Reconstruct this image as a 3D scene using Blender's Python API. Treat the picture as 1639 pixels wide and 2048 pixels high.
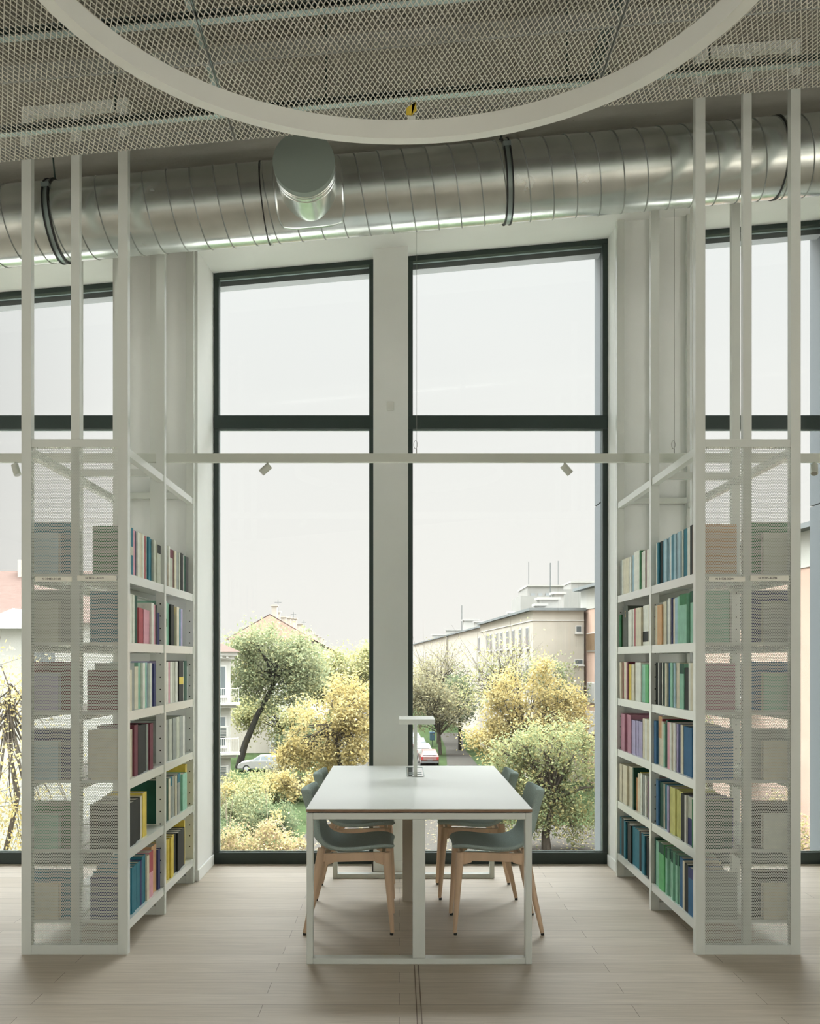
import bpy, bmesh, math, random
from mathutils import Vector, Matrix, Euler

for o in list(bpy.data.objects):
    bpy.data.objects.remove(o)
sc = bpy.context.scene
COL = sc.collection
PI = math.pi

# ------------------------------------------------------------------ camera
EYE = 1.45
cam_d = bpy.data.cameras.new('camera')
cam = bpy.data.objects.new('camera', cam_d); COL.objects.link(cam)
cam.location = (0, 0, EYE); cam.rotation_euler = (PI/2, 0, 0)
cam_d.sensor_fit = 'HORIZONTAL'; cam_d.sensor_width = 36.0
cam_d.lens = 36.0*2000/1639
cam_d.shift_x = 0.01312; cam_d.shift_y = 0.1806
cam_d.clip_start = 0.05; cam_d.clip_end = 900
sc.camera = cam

# ------------------------------------------------------------------ view / world / light
sc.view_settings.view_transform = 'Standard'
try: sc.view_settings.look = 'None'
except Exception: pass
sc.view_settings.gamma = 1.0
sc.view_settings.use_curve_mapping = False
sc.view_settings.exposure = 0.0
try:
    sc.cycles.use_denoising = True
    sc.cycles.max_bounces = 10
    sc.cycles.diffuse_bounces = 5
    sc.cycles.transparent_max_bounces = 24
    sc.cycles.sample_clamp_indirect = 10.0
except Exception: pass

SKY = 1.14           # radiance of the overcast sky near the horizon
UNSEEN_SKY_GAIN = 12.8        # gain added to the unseen sky overhead and beside, to light the room
GLASS_T = 0.90       # transmission of one face of the panes
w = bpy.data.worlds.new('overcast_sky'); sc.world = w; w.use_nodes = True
nt = w.node_tree; nt.nodes.clear()
wo = nt.nodes.new('ShaderNodeOutputWorld'); bg = nt.nodes.new('ShaderNodeBackground')
tc = nt.nodes.new('ShaderNodeTexCoord'); sx = nt.nodes.new('ShaderNodeSeparateXYZ')
rp = nt.nodes.new('ShaderNodeValToRGB'); nz = nt.nodes.new('ShaderNodeTexNoise')
mx = nt.nodes.new('ShaderNodeMixRGB')
nz.inputs['Scale'].default_value = 1.6; nz.inputs['Detail'].default_value = 4
rp.color_ramp.elements[0].position = 0.0; rp.color_ramp.elements[0].color = (1.0, 0.985, 0.94, 1)
rp.color_ramp.elements[1].position = 0.50; rp.color_ramp.elements[1].color = (0.915, 0.965, 0.975, 1)
nt.links.new(tc.outputs['Generated'], sx.inputs[0]); nt.links.new(sx.outputs['Z'], rp.inputs[0])
nt.links.new(tc.outputs['Generated'], nz.inputs['Vector'])
rq = nt.nodes.new('ShaderNodeValToRGB')
rq.color_ramp.elements[0].position = .35; rq.color_ramp.elements[0].color = (.94, .95, .96, 1)
rq.color_ramp.elements[1].position = .65; rq.color_ramp.elements[1].color = (1.03, 1.03, 1.03, 1)
nt.links.new(nz.outputs['Fac'], rq.inputs[0])
mx.blend_type = 'MULTIPLY'; mx.inputs[0].default_value = .6
nt.links.new(rp.outputs[0], mx.inputs[1]); nt.links.new(rq.outputs[0], mx.inputs[2])
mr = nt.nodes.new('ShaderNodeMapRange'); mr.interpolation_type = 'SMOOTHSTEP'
mr.inputs[1].default_value = .845; mr.inputs[2].default_value = .60; mr.inputs[3].default_value = SKY; mr.inputs[4].default_value = SKY*UNSEEN_SKY_GAIN
mr2 = nt.nodes.new('ShaderNodeMapRange'); mr2.interpolation_type = 'SMOOTHSTEP'      # the added sky gain fades again behind the building
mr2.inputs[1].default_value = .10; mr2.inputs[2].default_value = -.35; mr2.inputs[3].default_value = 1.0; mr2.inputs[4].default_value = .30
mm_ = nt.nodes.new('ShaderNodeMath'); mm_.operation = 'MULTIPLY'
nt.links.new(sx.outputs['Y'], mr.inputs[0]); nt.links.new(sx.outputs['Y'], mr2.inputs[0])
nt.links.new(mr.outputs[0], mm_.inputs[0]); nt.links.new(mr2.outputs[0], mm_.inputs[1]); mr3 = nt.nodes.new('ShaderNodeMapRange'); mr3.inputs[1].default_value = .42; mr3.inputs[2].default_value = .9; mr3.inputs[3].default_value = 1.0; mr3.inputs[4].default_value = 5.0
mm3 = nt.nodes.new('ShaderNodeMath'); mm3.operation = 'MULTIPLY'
nt.links.new(sx.outputs['Z'], mr3.inputs[0]); nt.links.new(mm_.outputs[0], mm3.inputs[0]); nt.links.new(mr3.outputs[0], mm3.inputs[1])  # further gain added to the unseen overhead sky, for floor and table
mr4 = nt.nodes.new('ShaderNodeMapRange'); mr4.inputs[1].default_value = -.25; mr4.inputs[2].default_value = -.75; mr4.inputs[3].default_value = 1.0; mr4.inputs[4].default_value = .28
mm4 = nt.nodes.new('ShaderNodeMath'); mm4.operation = 'MULTIPLY'      # unseen left sky dimmed to hold down the street facades
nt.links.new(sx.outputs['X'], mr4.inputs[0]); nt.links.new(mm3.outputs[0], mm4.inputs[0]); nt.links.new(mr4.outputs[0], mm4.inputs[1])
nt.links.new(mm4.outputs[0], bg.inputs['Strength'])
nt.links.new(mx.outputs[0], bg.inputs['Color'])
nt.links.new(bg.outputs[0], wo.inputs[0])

# ------------------------------------------------------------------ materials
def lin(c):
    c = c/255.0
    return c/12.92 if c <= .04045 else ((c+.055)/1.055)**2.4
def srgb(r, g, b, k=1.0): return tuple(min(.9, lin(v)*k) for v in (r, g, b))
MATS = {}
def mat(name, color, rough=.5, metal=0.0, spec=.5, noise=None, bump=None, sheen=0):
    if name in MATS: return MATS[name]
    m = bpy.data.materials.new(name); m.use_nodes = True; MATS[name] = m
    t = m.node_tree; b = t.nodes['Principled BSDF']
    b.inputs['Base Color'].default_value = (*color, 1); b.inputs['Roughness'].default_value = rough
    b.inputs['Metallic'].default_value = metal
    b.inputs['Specular IOR Level'].default_value = spec
    co = None
    if noise or bump:
        co = t.nodes.new('ShaderNodeTexCoord')
    if noise:
        sc_, amt, stretch = noise
        mp = t.nodes.new('ShaderNodeMapping'); mp.inputs['Scale'].default_value = stretch
        n = t.nodes.new('ShaderNodeTexNoise'); n.inputs['Scale'].default_value = sc_; n.inputs['Detail'].default_value = 6
        r = t.nodes.new('ShaderNodeValToRGB')
        r.color_ramp.elements[0].position = .3; r.color_ramp.elements[1].position = .7
        r.color_ramp.elements[0].color = (*[c*(1-amt) for c in color], 1)
        r.color_ramp.elements[1].color = (*[min(.95, c*(1+amt)) for c in color], 1)
        t.links.new(co.outputs['Object'], mp.inputs[0]); t.links.new(mp.outputs[0], n.inputs['Vector'])
        t.links.new(n.outputs['Fac'], r.inputs[0]); t.links.new(r.outputs[0], b.inputs['Base Color'])
    if bump:
        bs, bd = bump
        n2 = t.nodes.new('ShaderNodeTexNoise'); n2.inputs['Scale'].default_value = bs; n2.inputs['Detail'].default_value = 4
        bp = t.nodes.new('ShaderNodeBump'); bp.inputs['Strength'].default_value = 1; bp.inputs['Distance'].default_value = bd
        t.links.new(co.outputs['Object'], n2.inputs['Vector']); t.links.new(n2.outputs['Fac'], bp.inputs['Height'])
        t.links.new(bp.outputs[0], b.inputs['Normal'])
    return m

WALL = mat('wall_paint', (.865, .885, .86), .8, noise=(3, .02, (1, 1, 1)))
STEEL = mat('white_powder_coat', (.69, .72, .675), .22)
TRACK = mat('track_enamel', (.60, .62, .55), .5)
FRAME = mat('window_frame_anthracite', (.028, .045, .040), .42)
COVER = mat('door_enamel', (.74, .75, .70), .5)
BLACK = mat('black_rubber', (.012, .013, .013), .5)
HOLE = mat('peg_hole', (.02, .025, .02), .9)
LABEL = mat('paper_label', (.84, .83, .73), .8)
INK = mat('black_ink', (.03, .025, .02), .8)
YTAPE = mat('yellow_tape', (.62, .46, .05), .5)
WIRE = mat('steel_wire', (.30, .30, .28), .4, .6)
ROD = mat('threaded_rod', (.05, .08, .07), .5, .5)
LAMPW = mat('lamp_white', (.72, .74, .68), .4)
TTOP = mat('tabletop_laminate', (.76, .78, .75), .30, spec=.5)
PLY = mat('plywood_edge', srgb(140, 112, 88, 1.0), .7, noise=(30, .2, (1, 1, 8)))
RISER = mat('riser_beige', (.42, .37, .29), .6)
CHROME = mat('polished_steel', (.72, .73, .72), .15, 1.0)
FABRIC = mat('green_grey_wool', (.36, .44, .415), .95, noise=(420, .35, (1, 1, 1)), bump=(900, .0006), spec=.15)
OAK = mat('chair_ash_wood', srgb(196, 168, 140, 1.15), .5, noise=(14, .12, (1, 1, .15)))
GALV2 = mat('galvanised_channel', (.30, .36, .35), .38, .75)
PAGES = mat('page_edges', (.62, .59, .50), .9, noise=(600, .12, (1, 1, .02)))

def concrete(name, color, amt=.25, stretch=(1, 1, 1), scale=2.5):
    m = bpy.data.materials.new(name); m.use_nodes = True
    t = m.node_tree; b = t.nodes['Principled BSDF']; b.inputs['Roughness'].default_value = .85
    co = t.nodes.new('ShaderNodeTexCoord'); mp = t.nodes.new('ShaderNodeMapping'); mp.inputs['Scale'].default_value = stretch
    n = t.nodes.new('ShaderNodeTexNoise'); n.inputs['Scale'].default_value = scale; n.inputs['Detail'].default_value = 10; n.inputs['Roughness'].default_value = .65
    n2 = t.nodes.new('ShaderNodeTexNoise'); n2.inputs['Scale'].default_value = 45; n2.inputs['Detail'].default_value = 3
    v = t.nodes.new('ShaderNodeTexVoronoi'); v.inputs['Scale'].default_value = 9
    r = t.nodes.new('ShaderNodeValToRGB')
    r.color_ramp.elements[0].position = .28; r.color_ramp.elements[1].position = .72
    r.color_ramp.elements[0].color = (*[c*(1-amt) for c in color], 1); r.color_ramp.elements[1].color = (*[c*(1+amt) for c in color], 1)
    r2 = t.nodes.new('ShaderNodeValToRGB'); r2.color_ramp.elements[0].position = .025; r2.color_ramp.elements[1].position = .06
    r2.color_ramp.elements[0].color = (.35, .35, .33, 1); r2.color_ramp.elements[1].color = (1, 1, 1, 1)
    mm = t.nodes.new('ShaderNodeMixRGB'); mm.blend_type = 'MULTIPLY'; mm.inputs[0].default_value = .8
    t.links.new(co.outputs['Object'], mp.inputs[0]); t.links.new(mp.outputs[0], n.inputs['Vector'])
    t.links.new(co.outputs['Object'], v.inputs['Vector']); t.links.new(v.outputs['Distance'], r2.inputs[0])
    t.links.new(co.outputs['Object'], n2.inputs['Vector'])
    t.links.new(n.outputs['Fac'], r.inputs[0]); t.links.new(r.outputs[0], mm.inputs[1]); t.links.new(r2.outputs[0], mm.inputs[2])
    t.links.new(mm.outputs[0], b.inputs['Base Color'])
    bp = t.nodes.new('ShaderNodeBump'); bp.inputs['Distance'].default_value = .002
    t.links.new(n2.outputs['Fac'], bp.inputs['Height']); t.links.new(bp.outputs[0], b.inputs['Normal'])
    return m
CONC = concrete('raw_concrete', (.26, .245, .21), .16, (1, 2.2, 1))
CONC_BEAM = concrete('board_marked_concrete', (.30, .285, .245), .2, (.5, 6, 6), 3)

def wood_wool():
    m = bpy.data.materials.new('wood_wool_board'); m.use_nodes = True
    t = m.node_tree; b = t.nodes['Principled BSDF']; b.inputs['Roughness'].default_value = .95
    co = t.nodes.new('ShaderNodeTexCoord')
    n = t.nodes.new('ShaderNodeTexNoise'); n.inputs['Scale'].default_value = 75; n.inputs['Detail'].default_value = 3
    n.inputs['Distortion'].default_value = 2.0
    r = t.nodes.new('ShaderNodeValToRGB'); r.color_ramp.elements[0].position = .42; r.color_ramp.elements[1].position = .58
    r.color_ramp.elements[0].color = (.06, .055, .045, 1); r.color_ramp.elements[1].color = (.27, .25, .20, 1)
    t.links.new(co.outputs['Object'], n.inputs['Vector']); t.links.new(n.outputs['Fac'], r.inputs[0]); t.links.new(r.outputs[0], b.inputs['Base Color'])
    bp = t.nodes.new('ShaderNodeBump'); bp.inputs['Distance'].default_value = .006
    t.links.new(n.outputs['Fac'], bp.inputs['Height']); t.links.new(bp.outputs[0], b.inputs['Normal'])
    return m
WOOL = wood_wool()

def galv():
    m = bpy.data.materials.new('galvanised_duct'); m.use_nodes = True
    t = m.node_tree; b = t.nodes['Principled BSDF']; b.inputs['Metallic'].default_value = .9
    co = t.nodes.new('ShaderNodeTexCoord')
    n = t.nodes.new('ShaderNodeTexNoise'); n.inputs['Scale'].default_value = 7; n.inputs['Detail'].default_value = 8
    r = t.nodes.new('ShaderNodeValToRGB'); r.color_ramp.elements[0].position = .3; r.color_ramp.elements[1].position = .75
    r.color_ramp.elements[0].color = (.62, .665, .645, 1); r.color_ramp.elements[1].color = (.78, .82, .80, 1)
    r2 = t.nodes.new('ShaderNodeMapRange'); r2.inputs[3].default_value = .17; r2.inputs[4].default_value = .32
    t.links.new(co.outputs['Object'], n.inputs['Vector']); t.links.new(n.outputs['Fac'], r.inputs[0])
    t.links.new(r.outputs[0], b.inputs['Base Color']); t.links.new(n.outputs['Fac'], r2.inputs[0]); t.links.new(r2.outputs[0], b.inputs['Roughness'])
    n3 = t.nodes.new('ShaderNodeTexNoise'); n3.inputs['Scale'].default_value = 5
    bp = t.nodes.new('ShaderNodeBump'); bp.inputs['Distance'].default_value = .004; bp.inputs['Strength'].default_value = .5
    t.links.new(co.outputs['Object'], n3.inputs['Vector']); t.links.new(n3.outputs['Fac'], bp.inputs['Height']); t.links.new(bp.outputs[0], b.inputs['Normal'])
    return m
GALV = galv()

def floor_mat():
    m = bpy.data.materials.new('white_oiled_oak_boards'); m.use_nodes = True
    t = m.node_tree; b = t.nodes['Principled BSDF']
    co = t.nodes.new('ShaderNodeTexCoord')
    br = t.nodes.new('ShaderNodeTexBrick'); br.offset = .37; br.offset_frequency = 2; br.squash = 1
    br.inputs['Scale'].default_value = 1; br.inputs['Mortar Size'].default_value = .0012; br.inputs['Mortar Smooth'].default_value = .2
    br.inputs['Brick Width'].default_value = 1.55; br.inputs['Row Height'].default_value = .145; br.inputs['Bias'].default_value = 0
    A = (.55, .475, .385); B = (.63, .555, .465)
    br.inputs['Color1'].default_value = (*A, 1); br.inputs['Color2'].default_value = (*B, 1); br.inputs['Mortar'].default_value = (.17, .13, .095, 1)
    mp = t.nodes.new('ShaderNodeMapping'); mp.inputs['Scale'].default_value = (1.2, 22, 1)
    n = t.nodes.new('ShaderNodeTexNoise'); n.inputs['Scale'].default_value = 3; n.inputs['Detail'].default_value = 9; n.inputs['Distortion'].default_value = .8
    r = t.nodes.new('ShaderNodeValToRGB'); r.color_ramp.elements[0].position = .3; r.color_ramp.elements[1].position = .75
    r.color_ramp.elements[0].color = (.80, .79, .78, 1); r.color_ramp.elements[1].color = (1.08, 1.08, 1.08, 1)
    mm = t.nodes.new('ShaderNodeMixRGB'); mm.blend_type = 'MULTIPLY'; mm.inputs[0].default_value = .8
    t.links.new(co.outputs['Object'], br.inputs['Vector']); t.links.new(co.outputs['Object'], mp.inputs[0]); t.links.new(mp.outputs[0], n.inputs['Vector'])
    t.links.new(n.outputs['Fac'], r.inputs[0]); t.links.new(br.outputs['Color'], mm.inputs[1]); t.links.new(r.outputs[0], mm.inputs[2])
    t.links.new(mm.outputs[0], b.inputs['Base Color'])
    b.inputs['Roughness'].default_value = .48; b.inputs['Specular IOR Level'].default_value = .35
    return m
FLOOR = floor_mat()

def glass_mat():
    m = bpy.data.materials.new('tinted_window_glass'); m.use_nodes = True
    t = m.node_tree; t.nodes.clear()
    o = t.nodes.new('ShaderNodeOutputMaterial'); tr = t.nodes.new('ShaderNodeBsdfTransparent'); gl = t.nodes.new('ShaderNodeBsdfGlossy')
    gl.inputs['Roughness'].default_value = 0.0; gl.inputs['Color'].default_value = (1, 1, 1, 1)
    tr.inputs['Color'].default_value = (GLASS_T, GLASS_T, GLASS_T*.99, 1)
    fr = t.nodes.new('ShaderNodeFresnel'); fr.inputs['IOR'].default_value = 1.3
    mxs = t.nodes.new('ShaderNodeMixShader')
    t.links.new(fr.outputs[0], mxs.inputs[0]); t.links.new(tr.outputs[0], mxs.inputs[1]); t.links.new(gl.outputs[0], mxs.inputs[2])
    t.links.new(mxs.outputs[0], o.inputs[0])
    return m
GLASS = glass_mat()

def perf_mat():
    m = bpy.data.materials.new('perforated_white_sheet'); m.use_nodes = True
    t = m.node_tree; b = t.nodes['Principled BSDF']; out = t.nodes['Material Output']
    b.inputs['Base Color'].default_value = (.72, .75, .70, 1); b.inputs['Roughness'].default_value = .5
    P = .0086
    def M(op, a, bb=None):
        n = t.nodes.new('ShaderNodeMath'); n.operation = op
        for i, v in enumerate((a, bb)):
            if v is None: continue
            if isinstance(v, (int, float)): n.inputs[i].default_value = v
            else: t.links.new(v, n.inputs[i])
        return n.outputs[0]
    co = t.nodes.new('ShaderNodeTexCoord'); s = t.nodes.new('ShaderNodeSeparateXYZ'); t.links.new(co.outputs['Object'], s.inputs[0])
    u = M('DIVIDE', s.outputs['X'], P); v = M('DIVIDE', s.outputs['Z'], P*.866)
    row = M('FLOOR', v); off = M('MULTIPLY', M('FLOORED_MODULO', row, 2.0), .5)
    du = M('SUBTRACT', M('FRACT', M('ADD', u, off)), .5); dv = M('MULTIPLY', M('SUBTRACT', M('FRACT', v), .5), .866)
    d = M('SQRT', M('ADD', M('MULTIPLY', du, du), M('MULTIPLY', dv, dv)))
    hole = M('LESS_THAN', d, .368)
    tr = t.nodes.new('ShaderNodeBsdfTransparent'); mxs = t.nodes.new('ShaderNodeMixShader')
    t.links.new(hole, mxs.inputs[0]); t.links.new(b.outputs[0], mxs.inputs[1]); t.links.new(tr.outputs[0], mxs.inputs[2]); t.links.new(mxs.outputs[0], out.inputs[0])
    return m
PERF = perf_mat()

# ------------------------------------------------------------------ mesh helpers
class MB:
    def __init__(s): s.v = []; s.f = []; s.m = []; s.smooth = []
    def add(s, vs, fs, mi=0, sm=False):
        k = len(s.v); s.v += [tuple(x) for x in vs]
        for f in fs: s.f.append(tuple(i+k for i in f)); s.m.append(mi); s.smooth.append(sm)
        return s
    def box(s, x0, x1, y0, y1, z0, z1, mi=0):
        vs = [(x0,y0,z0),(x1,y0,z0),(x1,y1,z0),(x0,y1,z0),(x0,y0,z1),(x1,y0,z1),(x1,y1,z1),(x0,y1,z1)]
        return s.add(vs, [(0,3,2,1),(4,5,6,7),(0,1,5,4),(1,2,6,5),(2,3,7,6),(3,0,4,7)], mi)
    def hexa(s, vs, mi=0):   # bottom 4 ccw then top 4 ccw
        return s.add(vs, [(0,3,2,1),(4,5,6,7),(0,1,5,4),(1,2,6,5),(2,3,7,6),(3,0,4,7)], mi)
    def tube(s, pts, rad, n=10, mi=0, sm=True, cap=True):
        pts = [Vector(p) for p in pts]
        rad = rad if isinstance(rad, (list, tuple)) else [rad]*len(pts)
        vs = []; prev = None
        for i, p in enumerate(pts):
            d = (pts[min(i+1, len(pts)-1)]-pts[max(i-1, 0)]).normalized()
            if prev is None:
                a = Vector((0,0,1)) if abs(d.z) < .9 else Vector((1,0,0))
                e1 = d.cross(a).normalized()
            else: e1 = (prev-d*prev.dot(d)).normalized()
            prev = e1; e2 = d.cross(e1)
            for k in range(n):
                t = 2*PI*k/n; vs.append(p+rad[i]*(math.cos(t)*e1+math.sin(t)*e2))
        fs = []
        for i in range(len(pts)-1):
            for k in range(n):
                fs.append((i*n+k, i*n+(k+1) % n, (i+1)*n+(k+1) % n, (i+1)*n+k))
        s.add(vs, fs, mi, sm)
        if cap:
            k0 = len(s.v)-len(vs)
            s.f.append(tuple(k0+i for i in reversed(range(n)))); s.m.append(mi); s.smooth.append(False)
            s.f.append(tuple(k0+(len(pts)-1)*n+i for i in range(n))); s.m.append(mi); s.smooth.append(False)
        return s
    def build(s, name, mats, parent=None, loc=(0,0,0), rot=(0,0,0), bevel=0, sub=0):
        me = bpy.data.meshes.new(name); me.from_pydata(s.v, [], s.f)
        for m in (mats if isinstance(mats, (list, tuple)) else [mats]): me.materials.append(m)
        me.polygons.foreach_set('material_index', s.m); me.polygons.foreach_set('use_smooth', s.smooth)
        me.update()
        if any(s.smooth): me.set_sharp_from_angle(angle=math.radians(38))
        o = bpy.data.objects.new(name, me); COL.objects.link(o); o.location = loc; o.rotation_euler = rot
        if parent: o.parent = parent
        if bevel:
            b = o.modifiers.new('bevel', 'BEVEL'); b.width = bevel; b.segments = 2; b.limit_method = 'ANGLE'
        if sub:
            b = o.modifiers.new('sub', 'SUBSURF'); b.levels = sub; b.render_levels = sub
        return o

def tag(o, label=None, cat=None, group=None, kind=None):
    if label: o['label'] = label
    if cat: o['category'] = cat
    if group: o['group'] = group
    if kind: o['kind'] = kind
    return o
def thing(name, label, cat, loc=(0,0,0), rz=0, group=None):
    o = bpy.data.objects.new(name, None); COL.objects.link(o); o.location = loc; o.rotation_euler = (0,0,rz); o.empty_display_size = .1
    return tag(o, label, cat, group)
def copy_tree(o, parent=None):
    c = o.copy(); COL.objects.link(c)
    if parent: c.parent = parent
    for ch in list(o.children): copy_tree(ch, c)
    return c
def struct(o): o['kind'] = 'structure'; return o

SL = .0885                                     # the roof rises to the right
def ceil_z(x): return EYE + 2.89 + SL*x

# ================================================================== STRUCTURE
XL, XR, YB = -7.2, 8.2, -7.2
YG = 7.11                                      # glazing plane
struct(MB().box(XL, XR, YB, 7.20, -.12, 0).build('floor', FLOOR))
def slab(x0, x1, y0, y1, za, zb, off=0.0):     # sloped box: top/bottom given relative to the soffit
    m = MB()
    b0, b1 = ceil_z(x0)+za, ceil_z(x1)+za; t0, t1 = ceil_z(x0)+zb, ceil_z(x1)+zb
    m.hexa([(x0,y0,b0),(x1,y0,b1),(x1,y1,b1),(x0,y1,b0),(x0,y0,t0),(x1,y0,t1),(x1,y1,t1),(x0,y1,t0)])
    return m
struct(slab(XL, XR, YB, 7.45, 0, .25).build('ceiling', CONC))
struct(slab(XL, XR, 5.67, 6.2, -.16, 0).build('ceiling_beam', CONC_BEAM))
struct(slab(XL, XR, YB, 4.53, -.028, 0).build('ceiling_acoustic_boards', WOOL))

def wallbox(name, x0, x1, y0, y1, z0=0.0, sloped=True, m=WALL):
    mm = MB()
    t0, t1 = (ceil_z(x0), ceil_z(x1)) if sloped else (z0, z0)
    mm.hexa([(x0,y0,z0),(x1,y0,z0),(x1,y1,z0),(x0,y1,z0),(x0,y0,t0),(x1,y0,t1),(x1,y1,t1),(x0,y1,t0)])
    return struct(mm.build(name, m))
wallbox('wall_pier_left', -1.83, -1.322, 6.56, 7.34)
wallbox('wall_pier_right', 1.483, 1.985, 6.74, 7.34)
wallbox('wall_column_center', -.178, .061, 6.86, 7.25)
wallbox('wall_front_far_left', XL, -3.24, 6.56, 7.34)
wallbox('wall_front_far_right', 3.085, XR, 6.74, 7.34)
# wall over the windows with its sloping head soffit
m = MB()
for (xa, xb) in ((-3.24, -1.83), (-1.83, 1.985), (1.985, 3.085)):
    fa, fb = 4.250+SL*xa, 4.250+SL*xb; ga, gb = 4.328+SL*xa, 4.328+SL*xb
    ca, cb = ceil_z(xa), ceil_z(xb)
    ya = 6.56
    m.hexa([(xa,ya,fa),(xb,ya,fb),(xb,7.22,gb),(xa,7.22,ga),(xa,ya,ca),(xb,ya,cb),(xb,7.22,cb),(xa,7.22,ca)])
struct(m.build('wall_lintel', WALL))
wallbox('wall_left', XL-.2, XL, YB, -3.6); wallbox('wall_left_front', XL-.2, XL, 3.4, 7.3)  # unseen side walls; the gaps in them are shaped to light the room
wallbox('wall_right', XR, XR+.2, YB, -3.6); wallbox('wall_right_front', XR, XR+.2, -.1, 7.3)
wallbox('wall_back', XL, XR, YB-.3, YB)
# baseboards
struct(MB().box(-1.322, -1.310, 6.56, 7.08, 0, .075).box(-1.834, -1.310, 6.548, 6.56, 0, .075).build('baseboard_left', WALL, bevel=.003))
struct(MB().box(1.471, 1.483, 6.74, 7.08, 0, .075).build('baseboard_right', WALL, bevel=.003))
struct(MB().box(-.186, -.178, 6.85, 7.08, 0, .075).box(-.186, .069, 6.85, 6.86, 0, .075).box(.061, .069, 6.85, 7.08, 0, .075).build('baseboard_center', WALL))
# floor strip: cable slot running from the table towards the viewer
SLOT = mat('floor_slot_brown', (.17, .12, .085), .6)
struct(MB().box(.070, .074, 3.0, 4.75, 0, .0015).box(.089, .093, 3.0, 4.75, 0, .0015).build('trim_1', SLOT))

# ---- windows: dark frame, transom, panes
def window(n, x0, x1, name_extra=''):
    root = bpy.data.objects.new('window_%d' % n, None); COL.objects.link(root); root.location = ((x0+x1)/2, YG, 0); struct(root)
    cx = root.location.x
    def top(x): return 4.328+SL*x
    F = .036; y0, y1 = 0.0, .07
    a, b = x0-cx, x1-cx
    fr = MB()
    for (p, q) in ((a, a+F), (b-F, b)):
        fr.hexa([(p,y0,0),(q,y0,0),(q,y1,0),(p,y1,0),(p,y0,top(p+cx)),(q,y0,top(q+cx)),(q,y1,top(q+cx)),(p,y1,top(p+cx))])
    fr.hexa([(a,y0-.002,top(x0)-.05),(b,y0-.002,top(x1)-.05),(b,y1,top(x1)-.05),(a,y1,top(x0)-.05),
             (a,y0-.002,top(x0)),(b,y0-.002,top(x1)),(b,y1,top(x1)),(a,y1,top(x0))])
    fr.box(a, b, y0-.004, y1, 0, .082)
    fr.build('window_frame', FRAME, root, bevel=.004)
    MB().box(a, b, y0-.006, y1+.002, 3.092, 3.190).build('transom', FRAME, root, bevel=.004)
    # gasket line and inner steel bead
    MB().box(a+F, b-F, .022, .030, .082, .090).box(a+F, b-F, .022, .030, 3.084, 3.092).build('glazing_bead', GALV2, root)
    MB().box(a+F, b-F, .034, .042, .082, 3.092).build('pane', GLASS, root)
    pm = MB(); za = 3.190
    pm.hexa([(a+F,.034,za),(b-F,.034,za),(b-F,.042,za),(a+F,.042,za),(a+F,.034,top(x0)-.045),(b-F,.034,top(x1)-.05),(b-F,.042,top(x1)-.05),(a+F,.042,top(x0)-.045)])
    pm.build('pane', GLASS, root)
    return root
window(1, -1.318, -.178)
window(2, .061, 1.483)
window(3, -3.24, -1.83)
window(4, 1.985, 3.085)
# outer lintel and the pale blue facade blades outside the panes
FACADE = mat('facade_blue_grey', srgb(176, 190, 198, .105), .6, noise=(1.2, .03, (1, 1, 1)))
m = MB()
for (xa, xb) in ((-3.4, -1.7), (-1.7, 1.6), (1.6, 3.3)):
    ga, gb = 4.325+SL*xa-.075, 4.325+SL*xb-.075
    m.hexa([(xa,7.20,ga),(xb,7.20,gb),(xb,7.30,gb),(xa,7.30,ga),(xa,7.20,ga+.5),(xb,7.20,gb+.5),(xb,7.30,gb+.5),(xa,7.30,ga+.5)])
struct(m.build('trim_2', mat('outer_lintel', (.12, .13, .13), .9, spec=.05)))
m = MB()
for xa, xb in ((1.449, 1.72), (3.045, 3.3)):
    m.box(xa, xb, 7.20, 7.42, -1.0, 2.58).box(xa, xb, 7.20, 7.42, 2.59, 4.6)
struct(m.build('trim_3', FACADE))

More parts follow.
